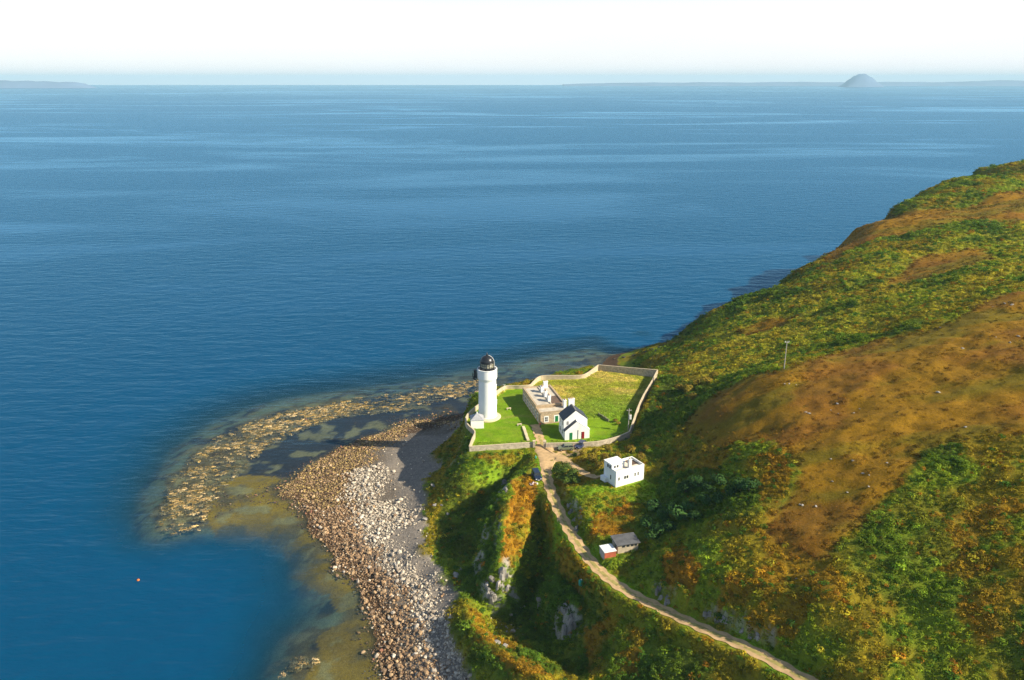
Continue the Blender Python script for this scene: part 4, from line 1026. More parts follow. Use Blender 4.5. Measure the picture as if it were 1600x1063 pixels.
m.build("roof_ladder", M_FRAME, t)
b = bx(t, "side_balcony", M_IRON, -4.2, -2.86, -.75, .75, 12.45, 12.6)
m = MB()
for xx, yy in ((-4.3, -.7), (-4.3, .7), (-3.05, -.7), (-3.05, .7), (-4.3, 0)): m.tube((xx, yy, 12.6), (xx, yy, 15.0 if xx < -4 and yy < 0 else 13.75), .05, 5)
for zz in (13.15, 13.72):
    m.tube((-4.3, -.7, zz), (-4.3, .7, zz), .04, 5); m.tube((-4.3, -.7, zz), (-3.0, -.7, zz), .04, 5); m.tube((-4.3, .7, zz), (-3.0, .7, zz), .04, 5)
m.build("railing", M_IRON, b)
MB().box(-3.95, -3.1, -.45, .45, 12.602, 14.9).build("fog_signal", M_IRON, b, bevel=.06)
MB().tube((-4.2, 0, 12.45), (-2.95, 0, 11.2), .08, 6).tube((-4.2, .6, 12.45), (-2.9, .3, 11.2), .06, 6).tube((-4.2, -.6, 12.45), (-2.9, -.3, 11.2), .06, 6).build("bracket", M_IRON, b)
for zz in (4.2, 9.0):
    wdw = bx(t, "tower_window", M_FRAME, 2.3, 2.9 - zz * .02, -.45, .45, zz, zz + 1.3); bx(t, "window_pane", M_PANE, 2.88 - zz * .02, 2.92 - zz * .02, -.32, .32, zz + .12, zz + 1.18)
m = MB()
for k in range(24):
    a0, a1 = 2 * math.pi * k / 24, 2 * math.pi * (k + 1) / 24
    for zz in (15.95,): m.tube((2.74 * math.cos(a0), 2.74 * math.sin(a0), zz), (2.74 * math.cos(a1), 2.74 * math.sin(a1), zz), .03, 4)
    if k % 3 == 0: m.tube((2.74 * math.cos(a0), 2.74 * math.sin(a0), 15.36), (2.74 * math.cos(a0), 2.74 * math.sin(a0), 15.95), .03, 4)
m.build("gallery_rail", M_IRON, t)

# hut at the foot of the tower
p = at(746, 669.5, 16.0)
t = thing("store_hut", "small white square hut with grey hipped roof at the lighthouse foot", "hut", (p[0], p[1], zt(p[0], p[1])), .10)
bx(t, "wall", M_WHITE, -1.85, 1.85, 0, 3.6, -.5, 2.55)
MB().add([(-2.0, -.15, 2.552), (2.0, -.15, 2.552), (2.0, 3.75, 2.552), (-2.0, 3.75, 2.552), (0, 1.8, 4.1)], [(0, 1, 4), (1, 2, 4), (2, 3, 4), (3, 0, 4), (3, 2, 1, 0)]).build("roof", plain("pale_slate", (.33, .33, .35), .7, .15, 1.5, .2), t)
MB().lathe([(.18, 3.95), (.18, 4.35), (.05, 4.5)], 10, cy=1.8).build("roof_finial", M_WHITE, t)
dr = bx(t, "door", M_GREEN, 1.84, 1.88, 1.3, 2.2, 0, 2.0); bx(t, "window", M_PANE, -1.88, -1.84, 1.4, 2.2, .9, 1.8)

# ------------------------------------------------------------------ keepers' stone building
def window(par, face, u, z0, w_, h_, d=0.0, frame=M_FRAME, bars=True, nm="window", sur=.14):
    """face 'x0': wall in the y direction at x = d looking to -x; face 'y0': wall at y = d looking to -y"""
    def put(n_, mt, u0, u1, za, zb, t0, t1, pr):
        if face == 'y0': return bx(pr, n_, mt, u0, u1, d - t1, d - t0, za, zb)
        return bx(pr, n_, mt, d - t1, d - t0, u0, u1, za, zb)
    fr = put(nm, frame, u - w_ / 2 - sur, u + w_ / 2 + sur, z0 - sur, z0 + h_ + sur, -.02, .05, par)
    put("pane", M_PANE, u - w_ / 2, u + w_ / 2, z0, z0 + h_, .049, .058, fr)
    if bars:
        put("glazing_bar", frame, u - .03, u + .03, z0, z0 + h_, .056, .075, fr); put("glazing_bar", frame, u - w_ / 2, u + w_ / 2, z0 + h_ / 2 - .03, z0 + h_ / 2 + .03, .056, .073, fr)
    return fr
def door(par, u, z0, w_, h_, mat, d=0.0, sur=.16, nm="door"):
    fr = bx(par, nm, M_FRAME, u - w_ / 2 - sur, u + w_ / 2 + sur, d - .05, d + .02, z0, z0 + h_ + sur) if sur else None
    lf = bx(fr if fr is not None else par, "door_leaf" if fr is not None else nm, mat, u - w_ / 2, u + w_ / 2, d - .075, d - .048, z0, z0 + h_)
    return lf
def chimney(par, x_, y_, z0, h_, w_, d_, pots=2):
    c = bx(par, "chimney", M_WHITE, x_ - w_ / 2, x_ + w_ / 2, y_ - d_ / 2, y_ + d_ / 2, z0, z0 + h_)
    bx(c, "chimney_cap", M_WHITE, x_ - w_ / 2 - .08, x_ + w_ / 2 + .08, y_ - d_ / 2 - .08, y_ + d_ / 2 + .08, z0 + h_ + .002, z0 + h_ + .16)
    for k in range(pots):
        f = (k + .5) / pots - .5
        MB().lathe([(.15, z0 + h_ + .15), (.12, z0 + h_ + .62)], 8, cx=x_ + (f * w_ * .8 if w_ >= d_ else 0), cy=y_ + (f * d_ * .8 if d_ > w_ else 0)).build("chimney_pot", M_POT, c)
t = thing("keepers_building", "long flat-roofed brown stone building with a row of white chimneys", "building", STN0, STNR)
WD, LA, LM, HA, HM = 8.9, 3.6, 19.0, 3.55, 4.05
def flat_block(par, nm, x0, x1, y0, y1, h, ph, tk, mw, mroof, mpar):
    bx(par, nm, mw, x0, x1, y0, y1, -.6, h)
    rf = bx(par, "roof", mroof, x0 + tk, x1 - tk, y0 + tk, y1 - tk, h + .002, h + .06)
    pr = MB()
    pr.box(x0 - .06, x1 + .06, y0 - .06, y0 + tk, h + .001, h + ph); pr.box(x0 - .06, x1 + .06, y1 - tk, y1 + .06, h + .001, h + ph)
    pr.box(x0 - .06, x0 + tk, y0 + tk + .001, y1 - tk - .001, h + .001, h + ph); pr.box(x1 - tk, x1 + .06, y0 + tk + .001, y1 - tk - .001, h + .001, h + ph)
    pr.build("parapet", mpar, par)
    return rf
M_PARA = plain("sandstone_parapet", (.40, .30, .19), .85, .18, 1.2, .3)
flat_block(t, "annexe_wall", 0.05, WD, 0, LA, HA, .22, .4, M_STONE, M_CREAMROOF, M_PARA)
rf = flat_block(t, "wall", 0, WD, LA + .02, LM, HM, .42, .45, M_STONE, M_CREAMROOF, M_PARA)
bx(rf, "weathered_roof_patch", M_BROWNROOF, 5.0, WD - .5, LA + .6, LA + 7.0, HM + .064, HM + .09)
bx(rf, "roof_ridge", M_CREAMROOF, 4.7, 5.0, LA + .6, LM - .6, HM + .062, HM + .32)
for k, yy in enumerate((LA + 3.3, LA + 7.0, LA + 10.8)): chimney(t, 4.85, yy, HM + .05, 1.75, .8, 1.5, 3)
chimney(t, 7.0, LM - 1.0, HM + .05, 1.9, 1.3, .9, 2)
chimney(t, 8.3, 2.4, HA + .05, 2.2, .8, 1.2, 2)
for k in range(8): window(t, 'x0', 2.0 + k * 2.2, .75, .75, 1.9, 0.0 if k else 0.05, sur=.2)
window(t, 'y0', 2.1, .85, .8, 1.35, 0, sur=.28); door(t, 5.2, 0.0, .95, 2.25, M_GREEN, sur=.32); window(t, 'y0', 7.6, .85, .8, 1.35, 0, sur=.28)
MB().box(-.12, WD, -.10, -.002, -.3, .45).build("wall_base", plain("base_course", (.40, .30, .19), .9, .2, 1.5, .3), t)

# ------------------------------------------------------------------ white gabled house
t = thing("white_house", "white gabled house with dark slate roof behind the roadside wall", "house", HS0, HSR)
GW, Y0, Y1, EV, RD = 6.7, 1.35, 6.6, 5.2, 7.9
MB().extr([(0, -.5), (GW, -.5), (GW, EV), (GW / 2, RD), (0, EV)], Y0, Y1).build("wall", M_WHITE, t)
def slope_roof(par, nm, mat, xa, za, xb, zb, y0, y1, th=.14):
    return MB().add([(xa, y0, za), (xb, y0, zb), (xb, y1, zb), (xa, y1, za), (xa, y0, za + th), (xb, y0, zb + th), (xb, y1, zb + th), (xa, y1, za + th)],
                    [(3, 2, 1, 0), (4, 5, 6, 7), (0, 1, 5, 4), (1, 2, 6, 5), (2, 3, 7, 6), (3, 0, 4, 7)]).build(nm, mat, par)
dzx = (RD - EV) / (GW / 2)
def roof_pair(par, ev, rd, y0, y1, over=.22, z_=.01):
    for side, (xa, xb) in enumerate(((-over, GW / 2), (GW + over, GW / 2))):
        rf = slope_roof(par, "roof", M_SLATE, xa, ev - over * dzx + z_, xb, rd + z_, y0, y1)
        # courses of slates laid one over the next
        n_ = 9
        for k in range(n_):
            f0, f1 = k / n_, (k + 1) / n_ + .02
            f1 = min(f1, 1)
            X0, X1 = xa + (xb - xa) * f0, xa + (xb - xa) * f1
            Zb = lambda x_: ev - over * dzx + z_ + .14 + (rd - ev + over * dzx) * (x_ - xa) / (xb - xa)
            MB().add([(X0, y0 + .03, Zb(X0) + .05), (X1, y0 + .03, Zb(X1) + .004), (X1, y1 - .03, Zb(X1) + .004), (X0, y1 - .03, Zb(X0) + .05), (X0, y0 + .03, Zb(X0) + .002), (X0, y1 - .03, Zb(X0) + .002)],
                     [(0, 1, 2, 3), (0, 3, 5, 4)]).build("slate_course", M_SLATE, rf)
roof_pair(t, EV, RD, Y0 - .02, Y1 + .05)
bx(t, "ridge_cap", M_GREYROOF, GW / 2 - .16, GW / 2 + .16, Y0 - .03, Y1 - .4, RD + .1, RD + .27)
chimney(t, GW / 2, Y1 - .35, RD - .5, 2.0, 1.7, .8, 3)
EV2, RD2 = 2.55, 5.25
MB().extr([(0, -.5), (GW + .35, -.5), (GW + .35, EV2), (GW / 2, RD2), (0, EV2)], 0, Y0 - .003).build("porch_wall", M_WHITE, t)
slope_roof(t, "porch_roof", M_SLATE, -.2, EV2 - .16, GW / 2, RD2 + .01, -.05, Y0 - .01, .12)
slope_roof(t, "porch_roof", M_WHITE, GW + .5, EV2 - .12, GW / 2, RD2 + .01, -.05, Y0 - .01, .10)
window(t, 'y0', 1.1, 3.95, .5, .95, Y0, sur=.1)
door(t, 1.75, -.1, .8, 2.15, M_GREEN, 0, 0); door(t, 5.15, -.1, .8, 2.15, M_RED, 0, 0)
MB().tube((3.75, -.08, -.2), (3.75, -.08, 2.7), .06, 6).build("upright_tube", M_GREYROOF, t)  # thin grey upright on the porch front between the doors
for u, z0 in ((2.6, .9), (5.0, .9), (2.6, 3.4), (5.0, 3.4)): window(t, 'x0', u, z0, .8, 1.1, 0, sur=.1)

# ------------------------------------------------------------------ white block house on the terrace
t = thing("block_house", "white flat-roofed block house with raised corner tower and chimney on a green terrace", "house", BLK0, BLKR); t.scale = (.93, .93, .93)
bx(t, "wall", M_WHITE, 0, 8.7, 0, 5.2, -1.0, 3.75)
m = MB(); P_ = 4.35
m.box(0, 8.7, 0, .28, 3.751, P_); m.box(3.9, 8.7, 4.92, 5.2, 3.751, P_); m.box(8.42, 8.7, .281, 4.919, 3.751, P_); m.box(0, .28, .281, 1.9, 3.751, P_)
m.build("parapet", M_WHITE, t)
bx(t, "wing_roof", M_CREAM, .281, 8.42, .281, 4.92, 3.752, 3.80)
bx(t, "roof_brown_patch", M_BROWNROOF, 6.0, 8.3, 1.9, 4.8, 3.803, 3.83)  # brown sheet over the sunken right end of the wing roof
tw = bx(t, "tower_block", M_WHITE, .001, 3.9, 1.9, 5.2, 3.805, 5.35)
bx(tw, "tower_roof", M_WHITE, -.12, 4.02, 1.82, 5.28, 5.352, 5.47)
chimney(t, 4.75, .95, 3.8, 2.35, .75, .75, 1)
for yy in (2.6, 3.5): window(t, 'x0', yy, 4.15, .6, .85, .001, bars=False, sur=.06)
for xx in (.9, 1.75): window(t, 'y0', xx, 4.3, .5, .7, 1.9, bars=False, sur=.06)
window(t, 'x0', 2.2, 1.3, .35, 1.2, 0, bars=False, sur=.06)
for xx, w_, h_ in ((.9, .42, .85), (2.75, .55, .8), (3.5, .55, .8), (5.9, .34, .9), (6.85, .34, .9)): window(t, 'y0', xx, 1.75, w_, h_, 0, bars=False, sur=.06)
bx(t, "side_step", M_WHITE, -.9, -.002, 3.4, 5.4, -.9, 1.25)

# ------------------------------------------------------------------ shed and red store by the track
t = thing("concrete_shed", "concrete block shed with dark flat roof and a row of openings beside the track", "shed", (SH0[0], SH0[1], zt(SH0[0], SH0[1])), SHR)
bx(t, "wall", M_CONC, 0, 4.4, 0, 3.0, -.6, 2.0)
MB().add([(-.35, -.4, 2.003), (4.75, -.4, 2.003), (4.75, 3.35, 2.003), (-.35, 3.35, 2.003), (-.35, -.4, 2.12), (4.75, -.4, 2.12), (4.75, 3.35, 2.30), (-.35, 3.35, 2.30)],
         [(3, 2, 1, 0), (4, 5, 6, 7), (0, 1, 5, 4), (1, 2, 6, 5), (2, 3, 7, 6), (3, 0, 4, 7)]).build("roof", plain("dark_roof_felt", (.10, .10, .105), .85, .25, 1.2, .3), t)
for xx in (1.25, 2.2, 3.1, 3.9): bx(t, "opening", M_PANE, xx - .33, xx + .33, -.012, .01, 1.25, 1.75)
bx(t, "lintel", M_COPING, .7, 4.38, -.03, -.002, 1.80, 1.92)
bx(t, "door", plain("grey_green_door", (.12, .17, .15), .7, .15, 2), -.03, .01, .8, 1.6, 0, 1.85)
t = thing("red_store", "small red box store with white lid beside the concrete shed", "store", (CT0[0], CT0[1], zt(CT0[0], CT0[1])), CTR)
bx(t, "front_panel", M_REDBOX, 0, 2.5, 0, .06, -.3, 1.55); bx(t, "side_panel", M_GREYWALL, 0, .06, .061, 2.6, -.3, 1.55); bx(t, "side_panel", M_REDBOX, 2.44, 2.5, .061, 2.6, -.3, 1.55); bx(t, "back_panel", M_GREYWALL, .061, 2.439, 2.54, 2.6, -.3, 1.55)
bx(t, "lid", M_WHITE, -.08, 2.58, -.08, 2.68, 1.552, 1.68, bevel=.03)
for k in range(4): bx(t, "lid_rib", M_WHITE, .2 + k * .65, .28 + k * .65, -.05, 2.65, 1.678, 1.72)

# ------------------------------------------------------------------ poles
p = hit(1225, 577)
t = thing("hilltop_pole", "slim wooden pole with short crossbar on the brown hilltop", "pole", p)
MB().tube((0, 0, -.6), (0, 0, 7.3), .13, 8, r2=.09).build("post", M_WOODP, t); MB().box(-.55, .55, -.06, .06, 6.9, 7.05).build("crossbar", M_WOODP, t)
for xx in (-.45, .45): MB().lathe([(.06, 7.05), (.09, 7.15), (.05, 7.3)], 8, cx=xx).build("insulator", M_FRAME, t)
p = at(981.5, 671.5, 17.0); p[2] = zt(p[0], p[1])
t = thing("transformer_pole", "wooden pole carrying a white transformer box beside the meadow wall", "pole", p)
MB().tube((0, 0, -.6), (0, 0, 6.8), .15, 8, r2=.11).build("post", M_WOODP, t); MB().box(-.7, .7, -.06, .06, 6.2, 6.35).build("crossbar", M_WOODP, t)
tb = MB().box(.14, .75, -.3, .3, 3.6, 4.9).build("transformer", M_FRAME, t, bevel=.05)
for yy in (-.15, .15): MB().lathe([(.06, 4.9), (.08, 5.0), (.04, 5.2)], 8, cx=.45, cy=yy).build("insulator", M_POT, tb)
for xx in (-.55, 0, .55): MB().lathe([(.05, 6.35), (.08, 6.45), (.05, 6.6)], 8, cx=xx).build("insulator", M_POT, t)
p = at(788, 612, 16.2); p[2] = zt(p[0], p[1])
t = thing("clothes_pole", "thin white pole standing on the lawn behind the lighthouse", "pole", p)
MB().tube((0, 0, -.3), (0, 0, 2.3), .06, 6).build("post", M_FRAME, t); MB().tube((-.5, 0, 2.25), (.5, 0, 2.25), .04, 6).build("crossbar", M_FRAME, t)

# ------------------------------------------------------------------ vehicles
M_TYRE = plain("tyre_rubber", (.02, .02, .021), .9, .1, 3); M_RIM = plain("wheel_rim", (.35, .36, .37), .4, .1, 3, 0, .7)
M_LAMP = plain("headlamp_glass", (.75, .76, .74), .15, .03, 3); M_TAIL = plain("tail_lamp", (.35, .02, .02), .3, .05, 3)
def car(name, label, p, rz, paint, prof, L=4.3, Wd=1.78, roof=None):
    """prof: side outline (x from nose to tail, z); roof: glass-house outline narrower at the top"""
    t = thing(name, label, "car", p, rz)
    h = Wd / 2
    m = MB(); n_ = len(prof)
    secs = [(-h, .94), (-h + .06, 1.0), (h - .06, 1.0), (h, .94)]
    vs = []
    for yy, f in secs: vs += [((x_ - L / 2) * (1 if f == 1 else .985) , yy, .32 + (z_ - .32) * f) for x_, z_ in prof]
    fs = [tuple(range(n_ - 1, -1, -1)), tuple(3 * n_ + i for i in range(n_))]
    for k in range(3):
        for i in range(n_): fs.append((k * n_ + i, k * n_ + (i + 1) % n_, (k + 1) * n_ + (i + 1) % n_, (k + 1) * n_ + i))
    body = m.add(vs, fs).build("body", paint, t, bevel=.04)
    gl = MB(); k = len(roof)
    b_, t_ = h - .05, h - .2
    zs = [z_ for _, z_ in roof]; zl, zh = min(zs), max(zs)
    w_ = lambda z_: b_ + (t_ - b_) * (z_ - zl) / (zh - zl)
    vs = [(x_ - L / 2, -w_(z_), z_) for x_, z_ in roof] + [(x_ - L / 2, w_(z_), z_) for x_, z_ in roof]
    gl.add(vs, [tuple(range(k - 1, -1, -1)), tuple(range(k, 2 * k))] + [(i, (i + 1) % k, (i + 1) % k + k, i + k) for i in range(k)]).build("windows", M_PANE, t)
    xr = [x_ for x_, z_ in roof if z_ == zh]
    bx(t, "roof", paint, min(xr) - L / 2 - .05, max(xr) - L / 2 + .05, -t_ - .02, t_ + .02, zh - .03, zh + .05, bevel=.02)
    m = MB()
    for x_, z_ in roof:
        if z_ == zh: continue
        x2 = min(xr) if x_ < sum(xr) / 2 else max(xr)
        for sg in (-1, 1): m.tube((x_ - L / 2, sg * b_, z_), (x2 - L / 2, sg * t_, zh), .05, 5)
    xm = (min(xr) + max(xr)) / 2 - L / 2
    for sg in (-1, 1): m.tube((xm, sg * (b_ + .0), zl), (xm, sg * (t_ + .0), zh), .05, 5)
    m.build("pillars", paint, t)
    for xx in (.78, L - .82):
        for sg in (-1, 1):
            w1 = MB(); r_ = .34
            ring_ = [(xx - L / 2 + r_ * math.cos(2 * math.pi * i / 16), r_ + r_ * math.sin(2 * math.pi * i / 16)) for i in range(16)]
            wo = w1.extr(ring_, sg * (h + .02) - .1, sg * (h + .02) + .1).build("wheel", M_TYRE, t)
            MB().extr([(xx - L / 2 + .2 * math.cos(2 * math.pi * i / 12), r_ + .2 * math.sin(2 * math.pi * i / 12)) for i in range(12)], sg * (h + .12) - .01, sg * (h + .12) + .012).build("rim", M_RIM, wo)
    for sg in (-1, 1):
        bx(t, "headlight", M_LAMP, -L / 2 - .03, -L / 2 + .06, sg * (h - .32) - .16, sg * (h - .32) + .16, .62, .80)
        bx(t, "tail_light", M_TAIL, L / 2 - .06, L / 2 + .02, sg * (h - .2) - .1, sg * (h - .2) + .1, .68, .95)
    bx(t, "bumper", M_IRON, -L / 2 - .09, -L / 2 + .05, -h + .08, h - .08, .36, .52); bx(t, "bumper", M_IRON, L / 2 - .05, L / 2 + .08, -h + .08, h - .08, .36, .52)
    bx(t, "number_plate", M_FRAME, -L / 2 - .105, -L / 2 - .088, -.26, .26, .40, .51)
    return t
def paint(n_, c): return plain(n_, c, .28, .06, 1.5, 0, 0, .5)
PROF = [(0, .34), (0, .78), (.12, .88), (1.15, .98), (4.15, 1.0), (4.28, .9), (4.3, .36)]
ROOF = [(1.1, .97), (1.75, 1.47), (3.75, 1.47), (4.2, .99)]
PROF4 = [(0, .42), (0, .98), (.1, 1.04), (1.2, 1.08), (3.9, 1.08), (4.0, 1.0), (4.0, .44)]
ROOF4 = [(1.15, 1.06), (1.4, 1.8), (3.8, 1.8), (3.93, 1.07)]
p = hit(838.5, 748); p[2] = zt(p[0], p[1]) + .06
car("parked_jeep", "dark blue off-road car parked on the grass beside the track", p, math.radians(103), paint("dark_blue_paint", (.018, .030, .065)), PROF4, 4.0, 1.8, ROOF4)
p = at(884, 702.5, 16.35); p[2] = zt(p[0], p[1]) + .18
car("parked_estate_car", "olive green estate car parked in front of the roadside wall", p, math.radians(6), paint("olive_paint", (.17, .19, .115)), PROF, 4.3, 1.75, ROOF)
p = at(907, 698.5, 16.5); p[2] = zt(p[0], p[1]) + .15
car("parked_hatchback", "navy car half hidden by scrub at the right end of the parking ground", p, math.radians(60), paint("navy_paint", (.02, .03, .09)), PROF, 4.3, 1.75, ROOF)

# rubble and small things by the gate
M_RUB = stone_mat("rubble_heap", False, [(.50, .42, .30), (.33, .29, .2), (.2, .19, .12)])
def heap(name, label, cat, p, n_, spread, smin, smax, mat, seed):
    r = random.Random(seed); m = MB()
    base = [stone_mesh("s", mat, seed + k) for k in range(3)]
    t = thing(name, label, cat, p)
    for k in range(n_):
        sc_ = r.uniform(smin, smax)
        o = bpy.data.objects.new("stone", base[k % 3]); C.objects.link(o); o.parent = t
        dx_, dy_ = r.gauss(0, spread), r.gauss(0, spread * .6)
        o.location = (dx_, dy_, zt(p[0] + dx_, p[1] + dy_) - p[2] + sc_ * .2 + r.uniform(0, .35) * math.exp(-(dx_ ** 2 + dy_ ** 2) / spread ** 2)); o.scale = (sc_,) * 3
        o.rotation_euler = (r.uniform(0, 3), r.uniform(0, 3), r.uniform(0, 3))
    return t
p = at(862, 696.5, 16.3); p[2] = zt(p[0], p[1])
heap("rubble_heap", "heap of pale rubble between the gate and the olive car", "rubble", p, 26, 1.1, .35, .8, M_RUB, 31)
p = hit(833, 758)
heap("stone_pile", "small pile of white and pink stones beside the dark blue car", "stones", p, 9, .5, .4, .75, stone_mat("white_pink_stone", False, [(.75, .68, .66), (.6, .36, .32), (.7, .6, .58)]), 41)
p = hit(908, 914)
t = thing("green_tank", "small teal green tank on the slope below the track", "tank", p, .5)
MB().lathe([(.5, -.2), (.55, .1), (.55, .75), (.42, .95), (.15, 1.0)], 14).build("tank_body", plain("teal_plastic", (.02, .28, .20), .5, .1, 2), t, smooth=True); MB().lathe([(.16, .99), (.16, 1.08)], 10).build("tank_lid", M_FRAME, t)
p = hit(837, 717)
t = thing("gas_bottle", "tiny teal bottle standing in the grass below the gate", "bottle", p)
MB().lathe([(.17, -.05), (.18, .1), (.18, .55), (.1, .68), (.05, .7)], 12).build("bottle_body", plain("teal_paint", (.03, .38, .28), .4, .1, 2), t, smooth=True); MB().lathe([(.05, .69), (.07, .72), (.07, .82)], 8).build("valve", M_FRAME, t)
p = at(216, 907, 0.0)
t = thing("mooring_buoy", "orange mooring buoy floating alone on the dark water", "buoy", (p[0], p[1], 0)); t.scale = (.62, .62, .62)
MB().lathe([(.05, -.35)] + [(.5 * math.cos(e), .12 + .45 * math.sin(e)) for e in [-1.2 + i * .4 for i in range(7)]] + [(.08, .57)], 16).build("float", plain("orange_plastic", (.75, .18, .03), .45, .08, 2), t, smooth=True)
MB().lathe([(.08, .56), (.06, .8), (.12, .82), (.12, .9)], 8).build("mooring_eye", M_IRON, t)
# garden seats and shrubs on the lawn
for q, lab in (((795, 641.5), "stone garden seat on the lawn nearest the lighthouse"), ((811.5, 665.5), "stone garden seat at the top of the lawn edging")):
    p = at(*q, 16.05); p[2] = zt(p[0], p[1])
    t = thing("garden_seat", lab, "seat", p, .3)
    bx(t, "slab", M_PLINTH, -.7, .7, -.25, .25, .42, .54, bevel=.03)
    for xx in (-.5, .5): bx(t, "support", M_WALLST, xx - .12, xx + .12, -.2, .2, -.1, .42)

# ------------------------------------------------------------------ person at the corner of the stone building
def person(p, rz, label):
    ms = [plain("orange_jacket", (.62, .14, .04), .8, .1, 4), plain("dark_trousers", (.03, .035, .05), .85, .1, 4), plain("skin", (.55, .34, .25), .6, .05, 4), plain("brown_hair", (.06, .035, .02), .7, .1, 4)]
    me = bpy.data.meshes.new("person")
    V = [(0, 0, .95), (0, 0, 1.2), (0, 0, 1.42), (0, -.01, 1.52), (0, -.02, 1.62), (0, -.015, 1.74),
         (.19, 0, 1.40), (.25, .02, 1.14), (.24, -.10, .92), (.23, -.14, .84), (-.19, 0, 1.40), (-.25, .02, 1.14), (-.24, -.10, .92), (-.23, -.14, .84),
         (.10, 0, .86), (.11, -.04, .48), (.11, .01, .09), (.12, -.15, .04), (-.10, 0, .86), (-.11, .02, .48), (-.11, .05, .09), (-.12, -.11, .04)]
    R = [.145, .14, .15, .055, .095, .075, .07, .05, .04, .042, .07, .05, .04, .042, .095, .065, .05, .045, .095, .065, .05, .045]
    E = [(0, 1), (1, 2), (2, 3), (3, 4), (4, 5), (2, 6), (6, 7), (7, 8), (8, 9), (2, 10), (10, 11), (11, 12), (12, 13), (0, 14), (14, 15), (15, 16), (16, 17), (0, 18), (18, 19), (19, 20), (20, 21)]
    me.from_pydata(V, E, [])
    o = bpy.data.objects.new("person", me); C.objects.link(o)
    sk = o.modifiers.new("skin", 'SKIN'); o.modifiers.new("sub", 'SUBSURF').render_levels = 1; o.modifiers["sub"].levels = 1
    for i, v in enumerate(me.skin_vertices[0].data): v.radius = (R[i], R[i] * (.75 if i < 3 else 1)); v.use_root = (i == 0)
    dg = bpy.context.evaluated_depsgraph_get(); dg.update()
    me2 = bpy.data.meshes.new_from_object(o.evaluated_get(dg)); o.modifiers.clear(); o.data = me2
    for mm in ms: me2.materials.append(mm)
    for f in me2.polygons:
        c = f.center; f.use_smooth = True
        f.material_index = 3 if (c.z > 1.7 or (c.z > 1.58 and c.y > .03)) else 2 if (c.z > 1.5 or (abs(c.x) > .18 and c.z < .92 and c.y < -.03)) else 1 if c.z < .95 else 0
    o.location = tuple(map(float, p)); o.rotation_euler = (0, 0, rz)
    return tag(o, label, "person")
p = at(844, 668.5, 16.1); p[2] = zt(p[0], p[1])
person(p, .5, "person in orange jacket and dark trousers at the corner of the stone building")

# ------------------------------------------------------------------ rock outcrops and loose white rocks on the hill
M_ROCK = stone_mat("hill_rock", False, [(.26, .24, .21), (.18, .165, .145), (.34, .31, .275)])
RK = [stone_mesh("hill_rock", M_ROCK, 800 + k) for k in range(6)]
def crag_mesh(seed):
    """a jointed block of cliff: stacked, split columns with broken tops"""
    r = random.Random(seed); m = MB()
    for k in range(9):
        a, rr = r.uniform(0, 6.283), r.uniform(0, .42); cx0, cy0 = rr * math.cos(a), rr * math.sin(a)
        h_ = (1 - rr * 1.1) * r.uniform(.45, 1.0); n_ = r.choice((4, 5, 5)); ph_ = r.uniform(0, 6); w0 = r.uniform(.13, .26)
        ring0 = [(cx0 + w0 * r.uniform(.8, 1.3) * math.cos(ph_ + 6.283 * i / n_), cy0 + w0 * r.uniform(.7, 1.2) * math.sin(ph_ + 6.283 * i / n_)) for i in range(n_)]
        lx_, ly_ = r.uniform(-.12, .12), r.uniform(-.12, .12); vs = []
        for f, sc0 in ((-.6, 1.15), (.35, 1.0), (.8, .9), (1.0, .6)):
            vs += [(cx0 + (x_ - cx0) * sc0 * r.uniform(.9, 1.1) + lx_ * f, cy0 + (y_ - cy0) * sc0 * r.uniform(.9, 1.1) + ly_ * f, h_ * f * r.uniform(.92, 1.06)) for x_, y_ in ring0]
        m.add(vs, [(j * n_ + i, j * n_ + (i + 1) % n_, (j + 1) * n_ + (i + 1) % n_, (j + 1) * n_ + i) for j in range(3) for i in range(n_)] + [tuple(3 * n_ + i for i in range(n_))])
    return m.mesh("crag", M_ROCK)
CRAG = [crag_mesh(850 + k) for k in range(5)]
def rocks(name, P, s0, s1, label, group, seed, flatn=.6):
    r = random.Random(seed)
    for q in P:
        h = hit(*q); sc_ = r.uniform(s0, s1) * .82
        o = bpy.data.objects.new(name, CRAG[r.randrange(5)] if name == 'crag' else RK[r.randrange(6)]); C.objects.link(o)
        o.location = (h[0], h[1], h[2] + (sc_ * .08 if name != 'crag' else -.35 * sc_)); o.scale = (sc_ * r.uniform(.9, 1.5), sc_, sc_ * flatn * r.uniform(.8, 1.4)); o.rotation_euler = (r.uniform(-.3, .3), r.uniform(-.3, .3), r.uniform(0, 6))
        tag(o, label, "rock", group)
rocks("hill_rock", [(1226, 600), (1233, 601), (1244, 602), (1298, 642), (1308, 632), (1310, 647), (1264, 647), (1334, 646), (1343, 640), (1259, 645)], .5, .95, "pale rock in the loose scatter below the hilltop pole", "rocks below the hilltop pole", 1)
rocks("hill_rock", [(1570, 475), (1577, 472), (1581, 477), (1551, 480), (1556, 527), (1591, 526), (1578, 536), (1470, 512), (1466, 614), (1504, 545), (1508, 669)], .6, 1.2, "pale rock on the upper brown hillside near the right edge", "rocks on the upper hillside", 2)
rocks("hill_rock", [(1298, 718), (1332, 722), (1348, 740), (1358, 743), (1300, 754), (1358, 762), (1386, 724), (1324, 770), (1250, 790), (1254, 790), (1275, 792), (1244, 905), (1258, 908), (1252, 902)], .45, .85, "pale rock on the lower brown slope above the bracken", "rocks on the lower slope", 3)
rocks("crag", [(1033, 935), (1045, 938), (1040, 944), (1030, 925)], 1.5, 2.4, "grey crag under the orange mound beside the track", "crags under the orange mound", 4, .75)
